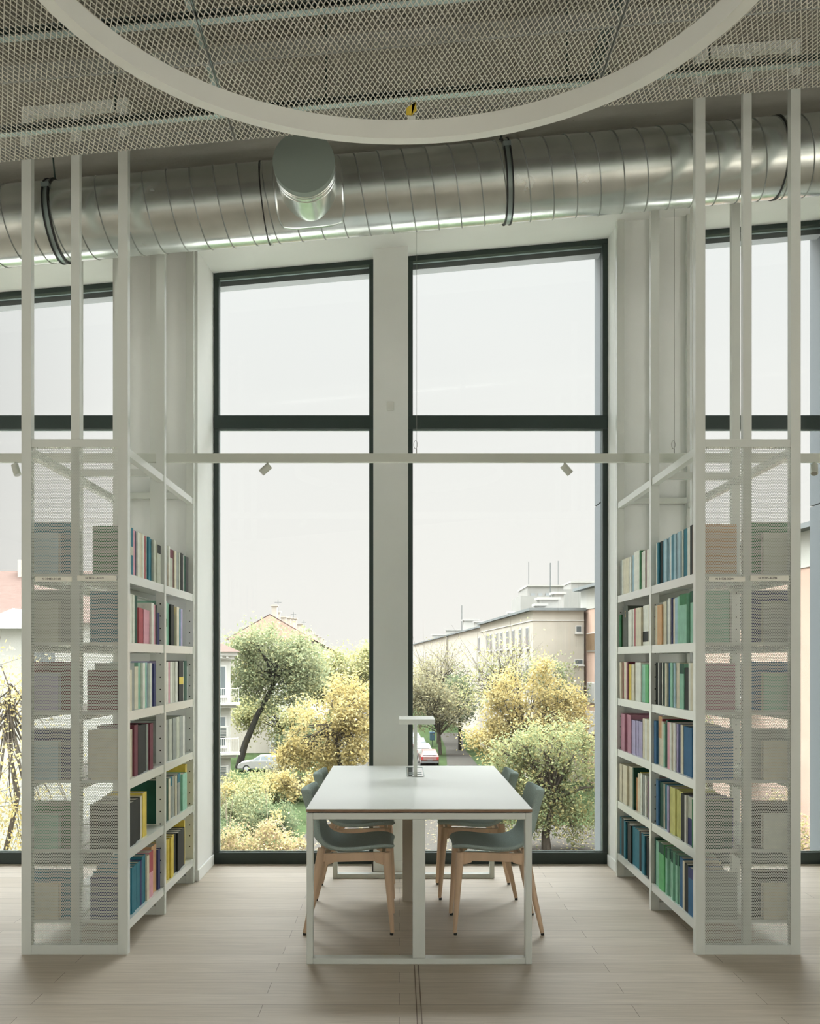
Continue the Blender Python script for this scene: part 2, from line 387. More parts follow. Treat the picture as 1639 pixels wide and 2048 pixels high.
# ================================================================== BOOKCASES
LV = [1.878, 1.536, 1.195, .855, .510, .160]
def letter(txt, size, parent, loc, rz, m_, name='lettering'):
    cu = bpy.data.curves.new('txt', 'FONT'); cu.body = txt; cu.size = size; cu.align_x = 'CENTER'; cu.align_y = 'CENTER'; cu.extrude = .0003
    tmp = bpy.data.objects.new('tmp', cu); COL.objects.link(tmp); bpy.context.view_layer.update()
    tm = bpy.data.meshes.new_from_object(tmp.evaluated_get(bpy.context.evaluated_depsgraph_get()))
    bpy.data.objects.remove(tmp); tm.materials.clear(); tm.materials.append(m_)
    t = bpy.data.objects.new(name, tm); COL.objects.link(t); t.location = loc; t.rotation_euler = (PI/2, 0, rz); t.parent = parent
    return t
def bookcase(x0, x1, ys, inner_right, label, texts, side):
    """x0..x1 outer faces, ys = front depth of the three upright frames"""
    root = thing('bookcase', label, 'bookcase', ((x0+x1)/2, ys[0], 0))
    cx, cy = root.location.x, root.location.y
    a, b = x0-cx, x1-cx
    PW, PD = .048, .042
    for fi, y in enumerate(ys):
        yy = y-cy
        for pi, (p, q) in enumerate(((a, a+PW), (-.021, .021), (b-PW, b))):
            zt0 = ceil_z(p+cx)-.004; zt1 = ceil_z(q+cx)-.004
            zb = 0.0
            if pi == 1: zb = .05
            yf = yy+(.010 if pi == 1 and fi == 0 else 0)
            pm = MB().hexa([(p,yf,zb),(q,yf,zb),(q,yy+PD,zb),(p,yy+PD,zb),(p,yf,zt0),(q,yf,zt1),(q,yy+PD,zt1),(p,yy+PD,zt0)])
            if fi > 0 and pi != 1:
                z = .24
                while z < 1.86:
                    pm.tube([((p+q)/2, yy-.0006, z), ((p+q)/2, yy+.001, z)], .0042, 8, mi=1); z += .0695
            pm.build('post', [STEEL, HOLE], root)
        MB().box(a+PW, b-PW, yy, yy+PD, .0, .048).build('bottom_rail', STEEL, root, bevel=.002)
        MB().box(a+PW, b-PW, yy+.002, yy+PD-.002, 2.498, 2.538).build('cross_rail', STEEL, root, bevel=.002)
        zt = [ceil_z(v+cx)-.006 for v in (a+PW, b-PW)]
        MB().hexa([(a+PW,yy,zt[0]-.042),(b-PW,yy,zt[1]-.042),(b-PW,yy+PD,zt[1]-.042),(a+PW,yy+PD,zt[0]-.042),
                   (a+PW,yy,zt[0]),(b-PW,yy,zt[1]),(b-PW,yy+PD,zt[1]),(a+PW,yy+PD,zt[0])]).build('top_rail', STEEL, root)
    for k in (0, 1):
        ya, yb = ys[k]-cy+PD, ys[k+1]-cy
        for (p, q) in ((a+.004, a+PW-.004), (b-PW+.004, b-.004)):
            MB().box(p, q, ya, yb, 2.462, 2.502).build('side_rail', STEEL, root, bevel=.002)
        for zt in LV:
            for (p, q, lipx) in ((a+.003, -.012, 0), (.012, b-.003, 1)):
                s = MB().box(p, q, ya, yb, zt-.014, zt)
                if lipx == 0: s.box(p, p+.012, ya, yb, zt-.046, zt-.014).box(q-.012, q, ya, yb, zt-.046, zt-.014)
                else: s.box(q-.012, q, ya, yb, zt-.046, zt-.014).box(p, p+.012, ya, yb, zt-.046, zt-.014)
                s.build('shelf', STEEL, root)
    # perforated end panel in the front frame, in two leaves joined on the middle post
    pp = MB().box(a+PW, b-PW, -.0006, .0006, 0, 2.45).build('perforated_panel', PERF, root, loc=(0, .006, .048))
    for i, tx in enumerate(texts):
        p, q = ((a+.067, -.014) if i == 0 else (.012, b-.057))
        zc = 1.853-.004*(1-i)
        lab = MB().box(p, q, -.001, .001, -.0125, .0125).build('shelf_label', LABEL, root, loc=(0, .0035, zc))
        letter(tx, .0145, lab, ((p+q)/2-.01, -.0014, 0), 0, INK)
    return root
YL = [4.92, 5.69, 6.49]; YR = [4.92, 5.79, 6.69]
FXL, FXR = -1.335, 1.457
bookcase(-1.858, FXL, YL, True, 'tall white steel bookcase left of the table, full of books', ['N 33483-34160', 'N 34161-34721'], 'left')
bookcase(FXR, 1.974, YR, False, 'tall white steel bookcase right of the table, full of books', ['N 34722-35394', 'N 35395-36794'], 'right')

# ================================================================== BOOKS
BC = {'W': ('white', (206,208,198)), 'C': ('cream', (198,193,172)), 'G': ('light grey', (176,180,166)), 'S': ('grey', (140,146,140)),
      'T': ('teal', (44,108,124)), 'B': ('blue', (52,98,134)), 'A': ('pale blue', (150,178,188)), 'N': ('navy', (54,60,102)),
      'K': ('black', (38,42,40)), 'R': ('rose red', (160,78,84)), 'P': ('pink', (200,150,160)), 'Y': ('yellow', (200,180,82)),
      'L': ('lilac', (158,152,182)), 'O': ('tan', (190,152,112)), 'M': ('mint green', (134,180,158)), 'E': ('bright green', (98,168,112)),
      'D': ('dark green', (30,72,58)), 'V': ('maroon', (104,54,64)), 'g': ('green', (54,112,74)), 'U': ('mauve', (164,118,134)),
      'Q': ('charcoal', (74,80,72)), 'Z': ('lime yellow', (190,190,120))}
BM = {}
def bmat(c):
    if c not in BM:
        BM[c] = mat('book_cover_'+BC[c][0].replace(' ', '_'), srgb(*BC[c][1], 1.25), .65, spec=.22, noise=(25, .1, (1, 1, 1)))
    return BM[c]
ORD = ['first','second','third','fourth','fifth','sixth','seventh','eighth','ninth','tenth','eleventh','twelfth','thirteenth','fourteenth',
       'fifteenth','sixteenth','seventeenth','eighteenth','nineteenth','twentieth','twenty-first','twenty-second']
SHN = ['top','second','third','fourth','fifth','lowest']
rng = random.Random(4)
BOARD = {'left': 'gTVCKN', 'right': 'OMUBDS'}       # front covers seen through the perforated panels
def make_book(c, th, h, depth, sgn, band=None, board=None):
    """origin: bottom centre of the spine; the spine looks along sgn*X, thickness along Y"""
    m = MB(); t = th/2; bd = min(.0016, th*.14)
    def bx(xa, xb, ya, yb, za, zb, mi):
        xa, xb = sorted((-sgn*xa, -sgn*xb)); m.box(xa, xb, ya, yb, za, zb, mi)
    bx(0, bd, -t, t, 0, h, 0)                      # spine
    bx(bd, depth, -t, -t+bd, 0, h, 2 if board and not band else 0); bx(bd, depth, t-bd, t, 0, h, 0)
    e = .0015 if th < .014 else .004
    bx(bd, depth-e, -t+bd, t-bd, e*.5, h-e, 1)
    mats = [bmat(c), PAGES]
    if board and not band: mats.append(bmat(board))
    if band:
        mats.append(bmat(band[0])); f0, f1 = band[1]
        bx(-.0006, .0, -t, t, h*f0, h*f1, 2)
    return m, mats
def row(spec, y0, y1, unit, level, side, bay, reverse, fill=None):
    """lay one shelf of books between y0 and y1, listed from the camera outwards (reverse: listed from the window)"""
    items = []
    for tok in spec.split():
        band = None
        if '^' in tok:
            tok, bt = tok.split('^'); band = (bt[0], {'t': (.78, 1.0), 'm': (.42, .6), 'h': (.55, 1.0), 'l': (.1, .35)}[bt[1]])
        c = tok[0]; w_, h_ = tok[1:].split('/'); items.append((c, float(w_)*unit, float(h_)/1000, band))
    tot = sum(i[1] for i in items); room = (y1-y0)-.006
    if tot > room or fill: k = room*(fill or 1)/tot; items = [(c, t*k, h, b) for c, t, h, b in items]
    if reverse: 
        items = items[::-1]
    y = y0+.003
    if reverse and not fill:
        y = y1-.003-sum(i[1] for i in items)
        if y-y0 > .0: pass
    fx, sgn = (FXL, 1) if side == 'left' else (FXR, -1)
    for i, (c, t, h, band) in enumerate(items):
        depth = rng.uniform(.165, .205); inset = rng.uniform(.010, .026)
        mb, mats = make_book(c, t*.97, h, depth, sgn, band, BOARD[side][level] if i == 0 and bay == 'near' else None)
        o = mb.build('book', mats, loc=(fx-sgn*inset, y+t/2, LV[level]+.0003))
        thick = 'thin' if t < .02 else ('slim' if t < .035 else ('medium' if t < .06 else 'thick'))
        size = 'short' if h < .212 else ('tall' if h > .252 else thick)
        extra = ' banded' if band else ''
        lab = '%s%s %s book, %s from %s post, %s shelf, %s bay, %s bookcase' % (size, extra, BC[c][0], ORD[i], 'front' if bay == 'near' else 'middle', SHN[level], bay, side)
        tag(o, lab, 'book', 'books on the %s shelf of the %s bookcase, %s bay' % (SHN[level], side, bay))
        if c == 'Q':
            letter('S', .060, o, (sgn*.0008, 0, h-.055), -PI/2 if sgn < 0 else PI/2, mat('gold_lettering', (.45, .30, .12), .6))
        y += t
LN = ['G25/238 T20/238^Gm P18/232 N20/236 W18/232 C22/236 W16/234 R34/236 W8/236 T14/236 W8/234 T22/234 G18/232 W22/232 G34/216^Kt',
      'C30/255 W22/248 W12/245 D24/245 W12/245 R24/185 R32/185 P24/182 P24/182 P20/182 W26/225 P24/222 P18/222 K10/220 N26/180',
      'C36/205 S36/240 C32/222 M24/240 W20/240 M18/240 A24/242 W16/238 O10/238 W14/236 N14/236 C14/234',
      'C22/245 C26/242 V26/262 K40/255 K34/250 S14/250 V26/250',
      'W22/225 K40/220 K42/218 C14/222 Y30/235',
      'N14/215 T24/235 T22/236 T20/236 T24/236 N12/236 T28/252 C18/240 P34/248^Rh O44/262 N18/225']
LF = ['S24/236 O20/130 W14/240 G34/228^Vt V14/232 C18/230 S22/230 G16/230 K24/232 W20/228 D16/228 K28/228',
      'D6/230 M34/255^gm M22/248 K30/243 g26/240^Yt C24/236 T18/230 L34/232',
      'L32/248 W18/246 P16/246 g10/246 W22/246 G22/246 W24/246 K44/250^Ym W10/245 D28/250 S18/215',
      'S22/245 S24/245 G24/245 S26/247 G26/248 S28/250 W16/245 S14/240',
      'D38/248 C14/240 S20/244^Tt S18/244 C12/240 S22/246^Tt M24/238 M38/228 Y14/275',
      'Y18/235 Y18/236 Y16/238 Y18/240 Y16/242 K22/235 K24/235 K20/235 K22/235 Y8/275']
RF = ['S18/232 W12/234 C24/232 C30/232 W16/230 A26/236 W22/246 W20/246 W14/246 g10/240 W20/226 W16/228 V10/228 W22/226 W14/224',
      'g12/215 V12/212 Q44/265 W22/232 W20/234 W18/236 R8/236 C26/236 C24/234 W26/242^Kl W26/242^Kl C24/240',
      'C18/240 R12/240 C22/242 P18/240 V10/244 Y20/228 C22/228 W20/240 W20/240 W18/240 M26/228 E24/228 E30/228',
      'U18/240 U16/240 U16/241 U20/241 U28/243 L18/215 L16/215 L18/216 L16/216 L18/216 C20/240 W16/240 C18/242 W24/242',
      'C22/250 C24/252 C24/254 C26/256 C26/256 D10/262 O20/205 C16/240 Y14/250 W14/248 S14/246 W14/246 S14/246 R8/242 T24/240',
      'T14/245 K24/245 T14/240 K18/240 K26/240 T16/238 T14/238 T22/238 K14/238 T14/238 T16/236 K20/236 K24/236']
RN = ['A24/238 W10/238 T14/240 K24/242 T14/240 W14/238 A30/240 A16/244 W14/244 A20/246 T16/248 A22/246 A18/246 V6/248 A24/246 W12/250 T44/250 W24/246 K22/250 O24/245',
      'C34/225 K12/225 O54/225 C34/238 M14/240 S18/245 W24/250 N14/250 C40/245 A30/245 M20/248 M74/255^gt g20/260 W10/255 M48/260^Dt',
      'K30/240 W10/240 K22/240 W10/240 K26/240 D22/240 C18/238 B24/238 Y14/220 M24/240 A18/238 C30/240 Y16/215 M40/235^Dt K34/215 W20/240 C44/240',
      'B24/245 C34/275^Oh R10/262 C20/250 M14/240 D24/262 P22/255 W16/255 C18/255 W16/258 L14/255 N16/255 C20/255 B36/250 B34/250 B40/250',
      'A22/255 B22/255 D38/250 C10/248 T16/248 A24/248 L16/250 Z48/252 Z20/250 Z34/248 K18/246 K16/246 W12/246 N46/246^Gh g24/240',
      'D12/265 M34/255 E46/262^Dt M16/258^Dt M16/258^Dt M16/258^Dt M16/258^Dt M16/258^Dt M16/258^Dt M16/258^Dt M16/258^Dt B26/258 C14/250 K28/245 B40/240^Nt W12/235']
PD = .042
for i in range(6):
    u = (2.03, 2.03, 2.03, 2.44, 2.44, 2.44)[i]/1000*1.13
    row(LN[i], YL[0]+PD, YL[1], u, i, 'left', 'near', False, .955 if i in (0, 1, 5) else None)
    u = (2.7, 2.7, 2.7, 3.3, 3.3, 3.3)[i]/1000*1.0
    row(LF[i], YL[1]+PD, YL[2], u, i, 'left', 'far', False)
    u = (1.87, 1.87, 1.87, 2.25, 2.25, 2.25)[i]/1000*1.05
    row(RN[i], YR[0]+PD, YR[1], u, i, 'right', 'near', True, .985)
    row(RF[i], YR[1]+PD, YR[2], u*1.38, i, 'right', 'far', True, .985)
# the big S on the charcoal volume, second shelf
# outer rows seen through the perforated panels
OUT = {'left': [('A','T'), ('G','S'), ('L','V'), ('A','N'), ('M','g'), ('C','T')], 'right': [('G','g'), ('S','N'), ('M','B'), ('C','S'), ('W','K'), ('C','K')]}
for side in ('left', 'right'):
    fx, sgn = ((-1.858, -1) if side == 'left' else (1.974, 1))
    for lv in range(6):
        y = (YL if side == 'left' else YR)[0]+PD+.01
        for j, c in enumerate(OUT[side][lv]):
            t = .035+.02*j; h = (.205 if j == 0 else .262)-.008*lv+.01*(lv % 2)
            mb, mats = make_book(c, t*.97, h, (.15 if j == 0 else .215), sgn)
            o = mb.build('book', mats, loc=(fx-sgn*.014, y+t/2, LV[lv]+.0003)); y += t
            tag(o, '%s %s book at the outer side behind the %s perforated panel, %s shelf' % (('short', 'tall')[j], BC[c][0], side, SHN[lv]), 'book', 'books behind the %s perforated panel' % side)

# ================================================================== TABLE
TX0, TX1, TY0, TY1, TZ = -.443, .633, 4.760, 6.706, .7405
tb = thing('table', 'long white reading table with steel loop legs standing before the window', 'table', ((TX0+TX1)/2, (TY0+TY1)/2, 0))
cx, cy = tb.location.x, tb.location.y
a, b, c0, c1 = TX0-cx, TX1-cx, TY0-cy, TY1-cy
top = MB()
top.box(a, b, c0, c1, TZ-.002, TZ, 0).box(a+.0005, b-.0005, c0+.0005, c1-.0005, TZ-.014, TZ-.002, 1)
top.build('tabletop', [TTOP, PLY], tb)
for (y0, dpt) in ((c0+.004, .06), (c1-.064, .06)):
    fm = MB()
    fm.box(a+.001, a+.032, y0, y0+dpt, 0, .721).box(b-.032, b-.001, y0, y0+dpt, 0, .721)
    fm.box(a+.032, b-.032, y0, y0+dpt, .690, .721).box(a+.032, b-.032, y0, y0+dpt, 0, .028)
    fm.build('leg_frame', STEEL, tb, bevel=.003)
    MB().box(-.031, .029, y0+.002, y0+.05, .028, .690).build('center_leg', STEEL, tb, bevel=.003)
for xx in (a+.10, -.05, .05, b-.13):
    MB().box(xx, xx+.03, c0+.09, c1-.09, .700, .724).build('under_beam', STEEL, tb)
for yy in (c0+.02, c1-.04):
    for xx in (a+.06, -.02, b-.09):
        MB().box(xx, xx+.03, yy, yy+.02, .721, .727).build('spacer', GALV2, tb)
MB().box(.020-cx, .085-cx, 6.0-cy, 6.12-cy, 0, .70).build('cable_riser', RISER, tb, bevel=.003)
MB().box(.085-cx, .14-cx, 6.0-cy, 6.12-cy, 0, .70).build('cable_riser', RISER, tb, bevel=.003)
# cable flap set in the top
fl = MB().box(.049-cx, .150-cx, 6.10-cy, 6.60-cy, TZ-.0004, TZ+.0008)
fl.build('cable_flap', CHROME, tb)
fm = MB()
for (xa, xb, ya, yb) in ((.045, .049, 6.10, 6.60), (.150, .154, 6.10, 6.60), (.045, .154, 6.096, 6.10), (.045, .154, 6.60, 6.604), (.06, .14, 6.2, 6.21), (.06, .14, 6.30, 6.305)):
    fm.box(xa-cx, xb-cx, ya-cy, yb-cy, TZ, TZ+.003)
fm.build('flap_rim', GALV2, tb)
# reading lamp on the table
lp = thing('desk_lamp', 'white T-shaped reading lamp standing on the far part of the table', 'lamp', (.098, 6.085, TZ+.001))
MB().box(-.0115, .0115, -.006, .006, 0, .325).build('lamp_pole', LAMPW, lp, bevel=.002)
MB().box(-.05, .05, -.02, .03, 0, .004).build('lamp_foot', CHROME, lp, bevel=.001)
hd = MB().box(-.098, .115, -.14, .20, .325, .356).build('lamp_head', LAMPW, lp, bevel=.002)
MB().box(-.085, .10, -.12, .18, .3235, .325).build('diffuser', mat('lamp_diffuser', (.8, .8, .76), .6), hd)

# ================================================================== CHAIRS
def chair_shell():
    prof = [(.238, .452), (.222, .468), (.17, .474), (.10, .466), (.03, .458), (-.04, .455), (-.10, .461), (-.145, .480), (-.172, .510), (-.187, .548), (-.198, .593), (-.210, .640), (-.224, .688), (-.240, .742), (-.245, .757)]
    n = len(prof); W = []
    for i in range(n):
        t = i/(n-1)
        hw = .222
        if t < .2: hw = .140+.082*math.sin(t/.2*PI/2)
        if t > .5: hw = .222-.022*((t-.5)/.5)
        if t > .9: hw -= .03*((t-.9)/.1)
        W.append(hw)
    th = .036; K = 12; vs = []; fs = []
    def nrm(i):
        a_ = Vector(prof[max(0, i-1)]); b_ = Vector(prof[min(n-1, i+1)]); d = (b_-a_).normalized(); return Vector((d.y, -d.x))*-1
    for layer in (0, 1):
        for i in range(n):
            nn = nrm(i); t = i/(n-1)
            for k in range(K+1):
                s = -1+2*k/K
                bow = (.010+.036*min(1, max(0, (t-.4)/.3)))*(s*s)           # edges curl toward the sitter
                edge = 1-abs(s)**4*.45
                off = bow + (0 if layer == 0 else -th*edge)
                p = Vector(prof[i]) + nn*off*-1
                vs.append((p.x, s*W[i], p.y))
    def I(l, i, k): return l*n*(K+1)+i*(K+1)+k
    for i in range(n-1):
        for k in range(K):
            fs.append((I(0,i,k), I(0,i,k+1), I(0,i+1,k+1), I(0,i+1,k)))
            fs.append((I(1,i,k), I(1,i+1,k), I(1,i+1,k+1), I(1,i,k+1)))
    for i in range(n-1):
        fs.append((I(0,i,0), I(0,i+1,0), I(1,i+1,0), I(1,i,0)))
        fs.append((I(0,i,K), I(1,i,K), I(1,i+1,K), I(0,i+1,K)))
    for k in range(K):
        fs.append((I(0,0,k), I(1,0,k), I(1,0,k+1), I(0,0,k+1)))
        fs.append((I(0,n-1,k), I(0,n-1,k+1), I(1,n-1,k+1), I(1,n-1,k)))
    m = MB(); m.add(vs, fs, 0, True); return m
def make_chair(label, loc, rz):
    r = thing('chair', label, 'chair', loc, rz, 'wool-covered chairs around the table')
    sh = chair_shell().build('seat_shell', FABRIC, r, sub=1)
    for sy in (-1, 1):
        # front leg
        m = MB(); m.tube([(.196, sy*.178, .432), (.200, sy*.181, .36), (.213, sy*.194, .18), (.226, sy*.206, .012)], [.021, .021, .0155, .0105], 12)
        lg = m.build('leg', OAK, r); MB().tube([(.222, sy*.206, 0), (.222, sy*.206, .013)], .0095, 10).build('glide', BLACK, lg)
        # rear leg splayed backwards
        m = MB(); m.tube([(-.150, sy*.168, .452), (-.158, sy*.172, .395), (-.195, sy*.190, .20), (-.236, sy*.208, .012)], [.020, .022, .0165, .0105], 12)
        lg = m.build('leg', OAK, r); MB().tube([(-.237, sy*.208, 0), (-.236, sy*.208, .013)], .0095, 10).build('glide', BLACK, lg)
        m = MB(); q = sy*.172
        m.hexa([(-.145,q-.010,.378),(.190,q-.010,.386),(.190,q+.010,.386),(-.145,q+.010,.378),(-.145,q-.010,.425),(.190,q-.010,.434),(.190,q+.010,.434),(-.145,q+.010,.425)])
        m.hexa([(-.13,q-.012,.362),(-.085,q-.012,.374),(-.085,q+.012,.374),(-.13,q+.012,.362),(-.13,q-.012,.42),(-.075,q-.012,.42),(-.075,q+.012,.42),(-.13,q+.012,.42)])
        m.hexa([(.135,q-.012,.378),(.185,q-.012,.362),(.185,q+.012,.362),(.135,q+.012,.378),(.125,q-.012,.426),(.185,q-.012,.428),(.185,q+.012,.428),(.125,q+.012,.426)])
        m.build('side_rail', OAK, r, bevel=.004)
    for x in (-.13, .18):
        MB().box(x-.010, x+.010, -.165, .165, .378, .420).build('cross_rail', OAK, r, bevel=.004)
    return r
for lab, x, y, rz in (('green-grey wool chair at the left of the table, nearer the viewer', -.262, 5.478, 0),
                      ('green-grey wool chair at the left of the table, nearer the window', -.262, 6.235, 0),
                      ('green-grey wool chair at the right of the table, nearer the viewer', .518, 5.478, PI),
                      ('green-grey wool chair at the right of the table, nearer the window', .470, 6.255, PI)):
    make_chair(lab, (x, y, 0), rz)

# ================================================================== TRACK AND SPOTLIGHTS
YT = 5.95; ZT0, ZT1 = EYE+1.178, EYE+1.230
tr = tag(MB().box(-4.2, 4.4, YT, YT+.036, ZT0, ZT1).build('lighting_track', TRACK, bevel=.002), 'long white lighting track spanning the room at bookcase height', 'lighting track')
def wire_loop(name_x):
    m = MB(); z0 = ZT1
    m.tube([(name_x, YT+.018, z0), (name_x, YT+.018, z0+.030)], .003, 8)
    pts = [(name_x-.006+.0105*math.cos(t), YT+.018, z0+.055+.024*math.sin(t)) for t in [2*PI*k/20 for k in range(21)]]
    m.tube(pts, .0016, 6, cap=False)
    m.tube([(name_x+.001, YT+.018, z0+.03), (name_x+.001, YT+.018, ceil_z(name_x)-.001)], .0011, 6)
    return m
for x, lab in ((.103, 'thin steel hanging wire with coiled end above the track, between the panes'),
               (1.641, 'thin steel hanging wire with coiled end above the track, at the right bookcase')):
    tag(wire_loop(x).build('hanging_wire', WIRE), lab, 'wire')
def spot(x, ang, yaw, lab):
    r = thing('spotlight', lab, 'spotlight', (x, YT+.018, ZT0), 0, 'spotlights on the track')
    MB().tube([(0, 0, .001), (0, 0, -.012)], .0045, 10).build('stem', TRACK, r)
    d = Vector((math.sin(ang)*math.cos(yaw), math.sin(ang)*math.sin(yaw), -math.cos(ang)))
    side = Vector((math.cos(ang)*math.cos(yaw), math.cos(ang)*math.sin(yaw), math.sin(ang)))
    s0 = Vector((0, 0, -.008))+side*.021*(1 if ang < 0 else -1)*0
    c = Vector((0, 0, -.012))+d*.004 + Vector((0, 0, -.014))
    body = MB().tube([c-d*.018, c+d*.050], .0215, 24).build('lamp_housing', TRACK, r, bevel=.001)
    MB().tube([c+d*.0501, c+d*.0506], .0175, 20).build('lens', mat('spot_lens', (.25, .24, .2), .3), body)
spot(-.783, -math.radians(48), .1, 'small white spotlight on the track over the left window pane')
spot(.985, math.radians(42), .1, 'small white spotlight on the track over the right window pane')
spot(-2.29, math.radians(22), -.5, 'small white spotlight on the track left of the left bookcase')
spot(2.475, -math.radians(35), 1.2, 'small white spotlight on the track right of the right bookcase')

# ================================================================== RING LAMP
RB = EYE+2.10
rg = thing('ring_lamp', 'large round white ring lamp hanging under the ceiling mesh', 'lamp', (-.002, 2.890, RB))
m = MB(); N = 144
ri, ro, hh = 1.136, 1.184, .074
vs = []
for k in range(N):
    t = 2*PI*k/N; c_, s_ = math.cos(t), math.sin(t)
    vs += [(ri*c_, ri*s_, 0), (ro*c_, ro*s_, 0), (ro*c_, ro*s_, hh), (ri*c_, ri*s_, hh)]
fs = []
for k in range(N):
    p = 4*k; q = 4*((k+1) % N)
    fs += [(p, q, q+1, p+1), (p+1, q+1, q+2, p+2), (p+2, q+2, q+3, p+3), (p+3, q+3, q, p)]
m.add(vs, fs, 0, False); m.smooth = [i % 4 in (1, 3) for i in range(len(fs))]
m.build('ring_body', mat('ring_white', (.74, .75, .70), .5), rg)
for k, t in enumerate((1.530, 1.530+2*PI/3, 1.530+4*PI/3)):
    x, y = 1.16*math.cos(t), 1.16*math.sin(t)
    MB().tube([(x, y, hh), (x, y, ceil_z(x)-RB-.03)], .0013, 6).build('hanging_wire', WIRE, rg)
    if k == 0:
        tb2 = MB().box(x-.010, x+.020, y-.004, y+.004, hh, hh+.030).build('cable_gland', LAMPW, rg, bevel=.002)
        tag(MB().hexa([(x-.018, y-.006, hh+.030), (x+.006, y-.006, hh+.028), (x+.006, y-.005, hh+.028), (x-.018, y-.005, hh+.030),
                       (x-.016, y-.006, hh+.058), (x+.022, y-.006, hh+.082), (x+.022, y-.005, hh+.082), (x-.016, y-.005, hh+.058)]).hexa(
                      [(x+.006, y-.006, hh+.028), (x+.025, y-.006, hh+.048), (x+.025, y-.005, hh+.048), (x+.006, y-.005, hh+.028),
                       (x+.0055, y-.006, hh+.072), (x+.022, y-.006, hh+.083), (x+.022, y-.005, hh+.083), (x+.0055, y-.005, hh+.072)]).build('warning_tag', YTAPE, rg), 'yellow tag on the wire')

# ================================================================== MESH CEILING PANELS
MESHW = mat('mesh_off_white', (.66, .64, .56), .55)
def mesh_z(x): return EYE+2.345+.092*x
PX, PY = .0212, .051
def mesh_panel(x0, x1, y0, y1, label):
    r = thing('mesh_panel', label, 'ceiling panel', ((x0+x1)/2, (y0+y1)/2, mesh_z((x0+x1)/2)), 0, 'expanded mesh ceiling panels')
    r.rotation_euler = (0, -math.atan(.092), 0)
    hx, hy = (x1-x0)/2-.002, (y1-y0)/2-.002
    m = MB(); nx = int(round(2*hx/PX)); ny = int(round(2*hy/PY)); px = 2*hx/nx; py = 2*hy/ny
    w_, t_ = .0014, .0016
    def strand(xa, ya, xb, yb):
        d = Vector((xb-xa, yb-ya, 0)).normalized(); n_ = Vector((-d.y, d.x, 0))*w_
        za, zb = -t_, t_
        A = Vector((xa, ya, 0)); B = Vector((xb, yb, 0))
        vs = [A-n_, B-n_, B+n_, A+n_]
        m.hexa([(v.x, v.y, za) for v in vs]+[(v.x, v.y, zb) for v in vs])
    for i in range(nx):
        x = -hx+i*px
        for j in range(ny):
            y = -hy+j*py
            strand(x, y+py/2, x+px/2, y+py); strand(x+px/2, y+py, x+px, y+py/2)
            strand(x, y+py/2, x+px/2, y); strand(x+px/2, y, x+px, y+py/2)
    m.build('expanded_mesh', MESHW, r)
    f = MB()
    f.box(-hx, hx, hy-.0015, hy, 0, .060).box(-hx, hx, -hy, -hy+.0015, 0, .060)
    f.box(-hx, -hx+.0015, -hy, hy, 0, .02).box(hx-.0015, hx, -hy, hy, 0, .02)
    f.build('edge_flange', mat('flange_grey', (.42, .44, .42), .5), r)
cols = [(-2.40, -.718, 'left'), (-.718, .840, 'middle'), (.840, 2.55, 'right')]
rows = [(3.825, 4.388, 'row nearest the windows'), (3.258, 3.822, 'second row from the windows'), (2.69, 3.255, 'third row from the windows')]
for (y0, y1, rn) in rows:
    for (x0, x1, cn) in cols:
        mesh_panel(x0, x1, y0, y1, 'white expanded metal ceiling panel, %s, %s' % (cn, rn))

# support channels, rods and cable bundle above the mesh
def ch_z(x): return EYE+2.50+SL*x
def channel(y, label, lo=.0):
    r = thing('support_channel', label, 'ceiling channel', (0, y, ch_z(0)+lo)); r.rotation_euler = (0, -math.atan(SL), 0)
    MB().box(-2.6, 2.8, .016, .018, -.008, .026).box(-2.6, 2.8, -.018, .018, .024, .026).box(-2.6, 2.8, -.018, .018, -.010, -.008).box(-2.6, 2.8, -.018, -.0165, -.008, -.002).box(-2.6, 2.8, -.018, -.0165, .020, .024).build('channel_profile', GALV2, r)
    MB().box(-2.6, 2.8, .0145, .0158, -.007, .023).build('channel_shade_strip', ROD, r)  # dark strip standing in for the shade inside the open profile
channel(4.45, 'galvanised support channel above the mesh, nearest the windows')
channel(3.80, 'galvanised support channel above the mesh, farther from the windows')
for x, y in ((-1.262, 4.45), (-.325, 4.45), (.745, 4.45), (1.38, 4.45)):
    zb = ch_z(x)-.01
    tag(MB().tube([(x, y, zb), (x, y, ceil_z(x)-.026)], .0045, 6).build('threaded_rod', ROD),
        'dark threaded rod holding the channel, %s' % {-1.262: 'beside the left bookcase top', -.325: 'left of the ring centre', .745: 'right of the ring centre', 1.38: 'beside the right bookcase top'}[x], 'rod')
def runner(k, label, mt, n=1, z=2.62):
    m = MB()
    for i in range(n):
        x = k*z+i*.022
        m.tube([(x+.004*math.sin(j*1.3+i), 2.6+j*.2, EYE+z+SL*x-.01*math.sin(j*.9+i)) for j in range(11)], .010 if n > 1 else .012, 8)
    return m
tag(MB().box(-.83, -.80, 2.6, 4.60, EYE+2.545, EYE+2.575).build('support_channel', GALV2), 'galvanised channel running from the viewer towards the windows, left', 'ceiling channel')
tag(runner(.332, '', mat('grey_flex', (.07, .10, .09), .6), 3, 2.60).build('cable_bundle', mat('grey_flex', (.07, .10, .09), .6)), 'dark bundle of cables running above the mesh at the right', 'cable')
cr = MB()
crk = [(1.345, 4.62), (1.33, 4.8), (1.30, 4.95), (1.31, 5.1), (1.27, 5.3), (1.25, 5.5)]

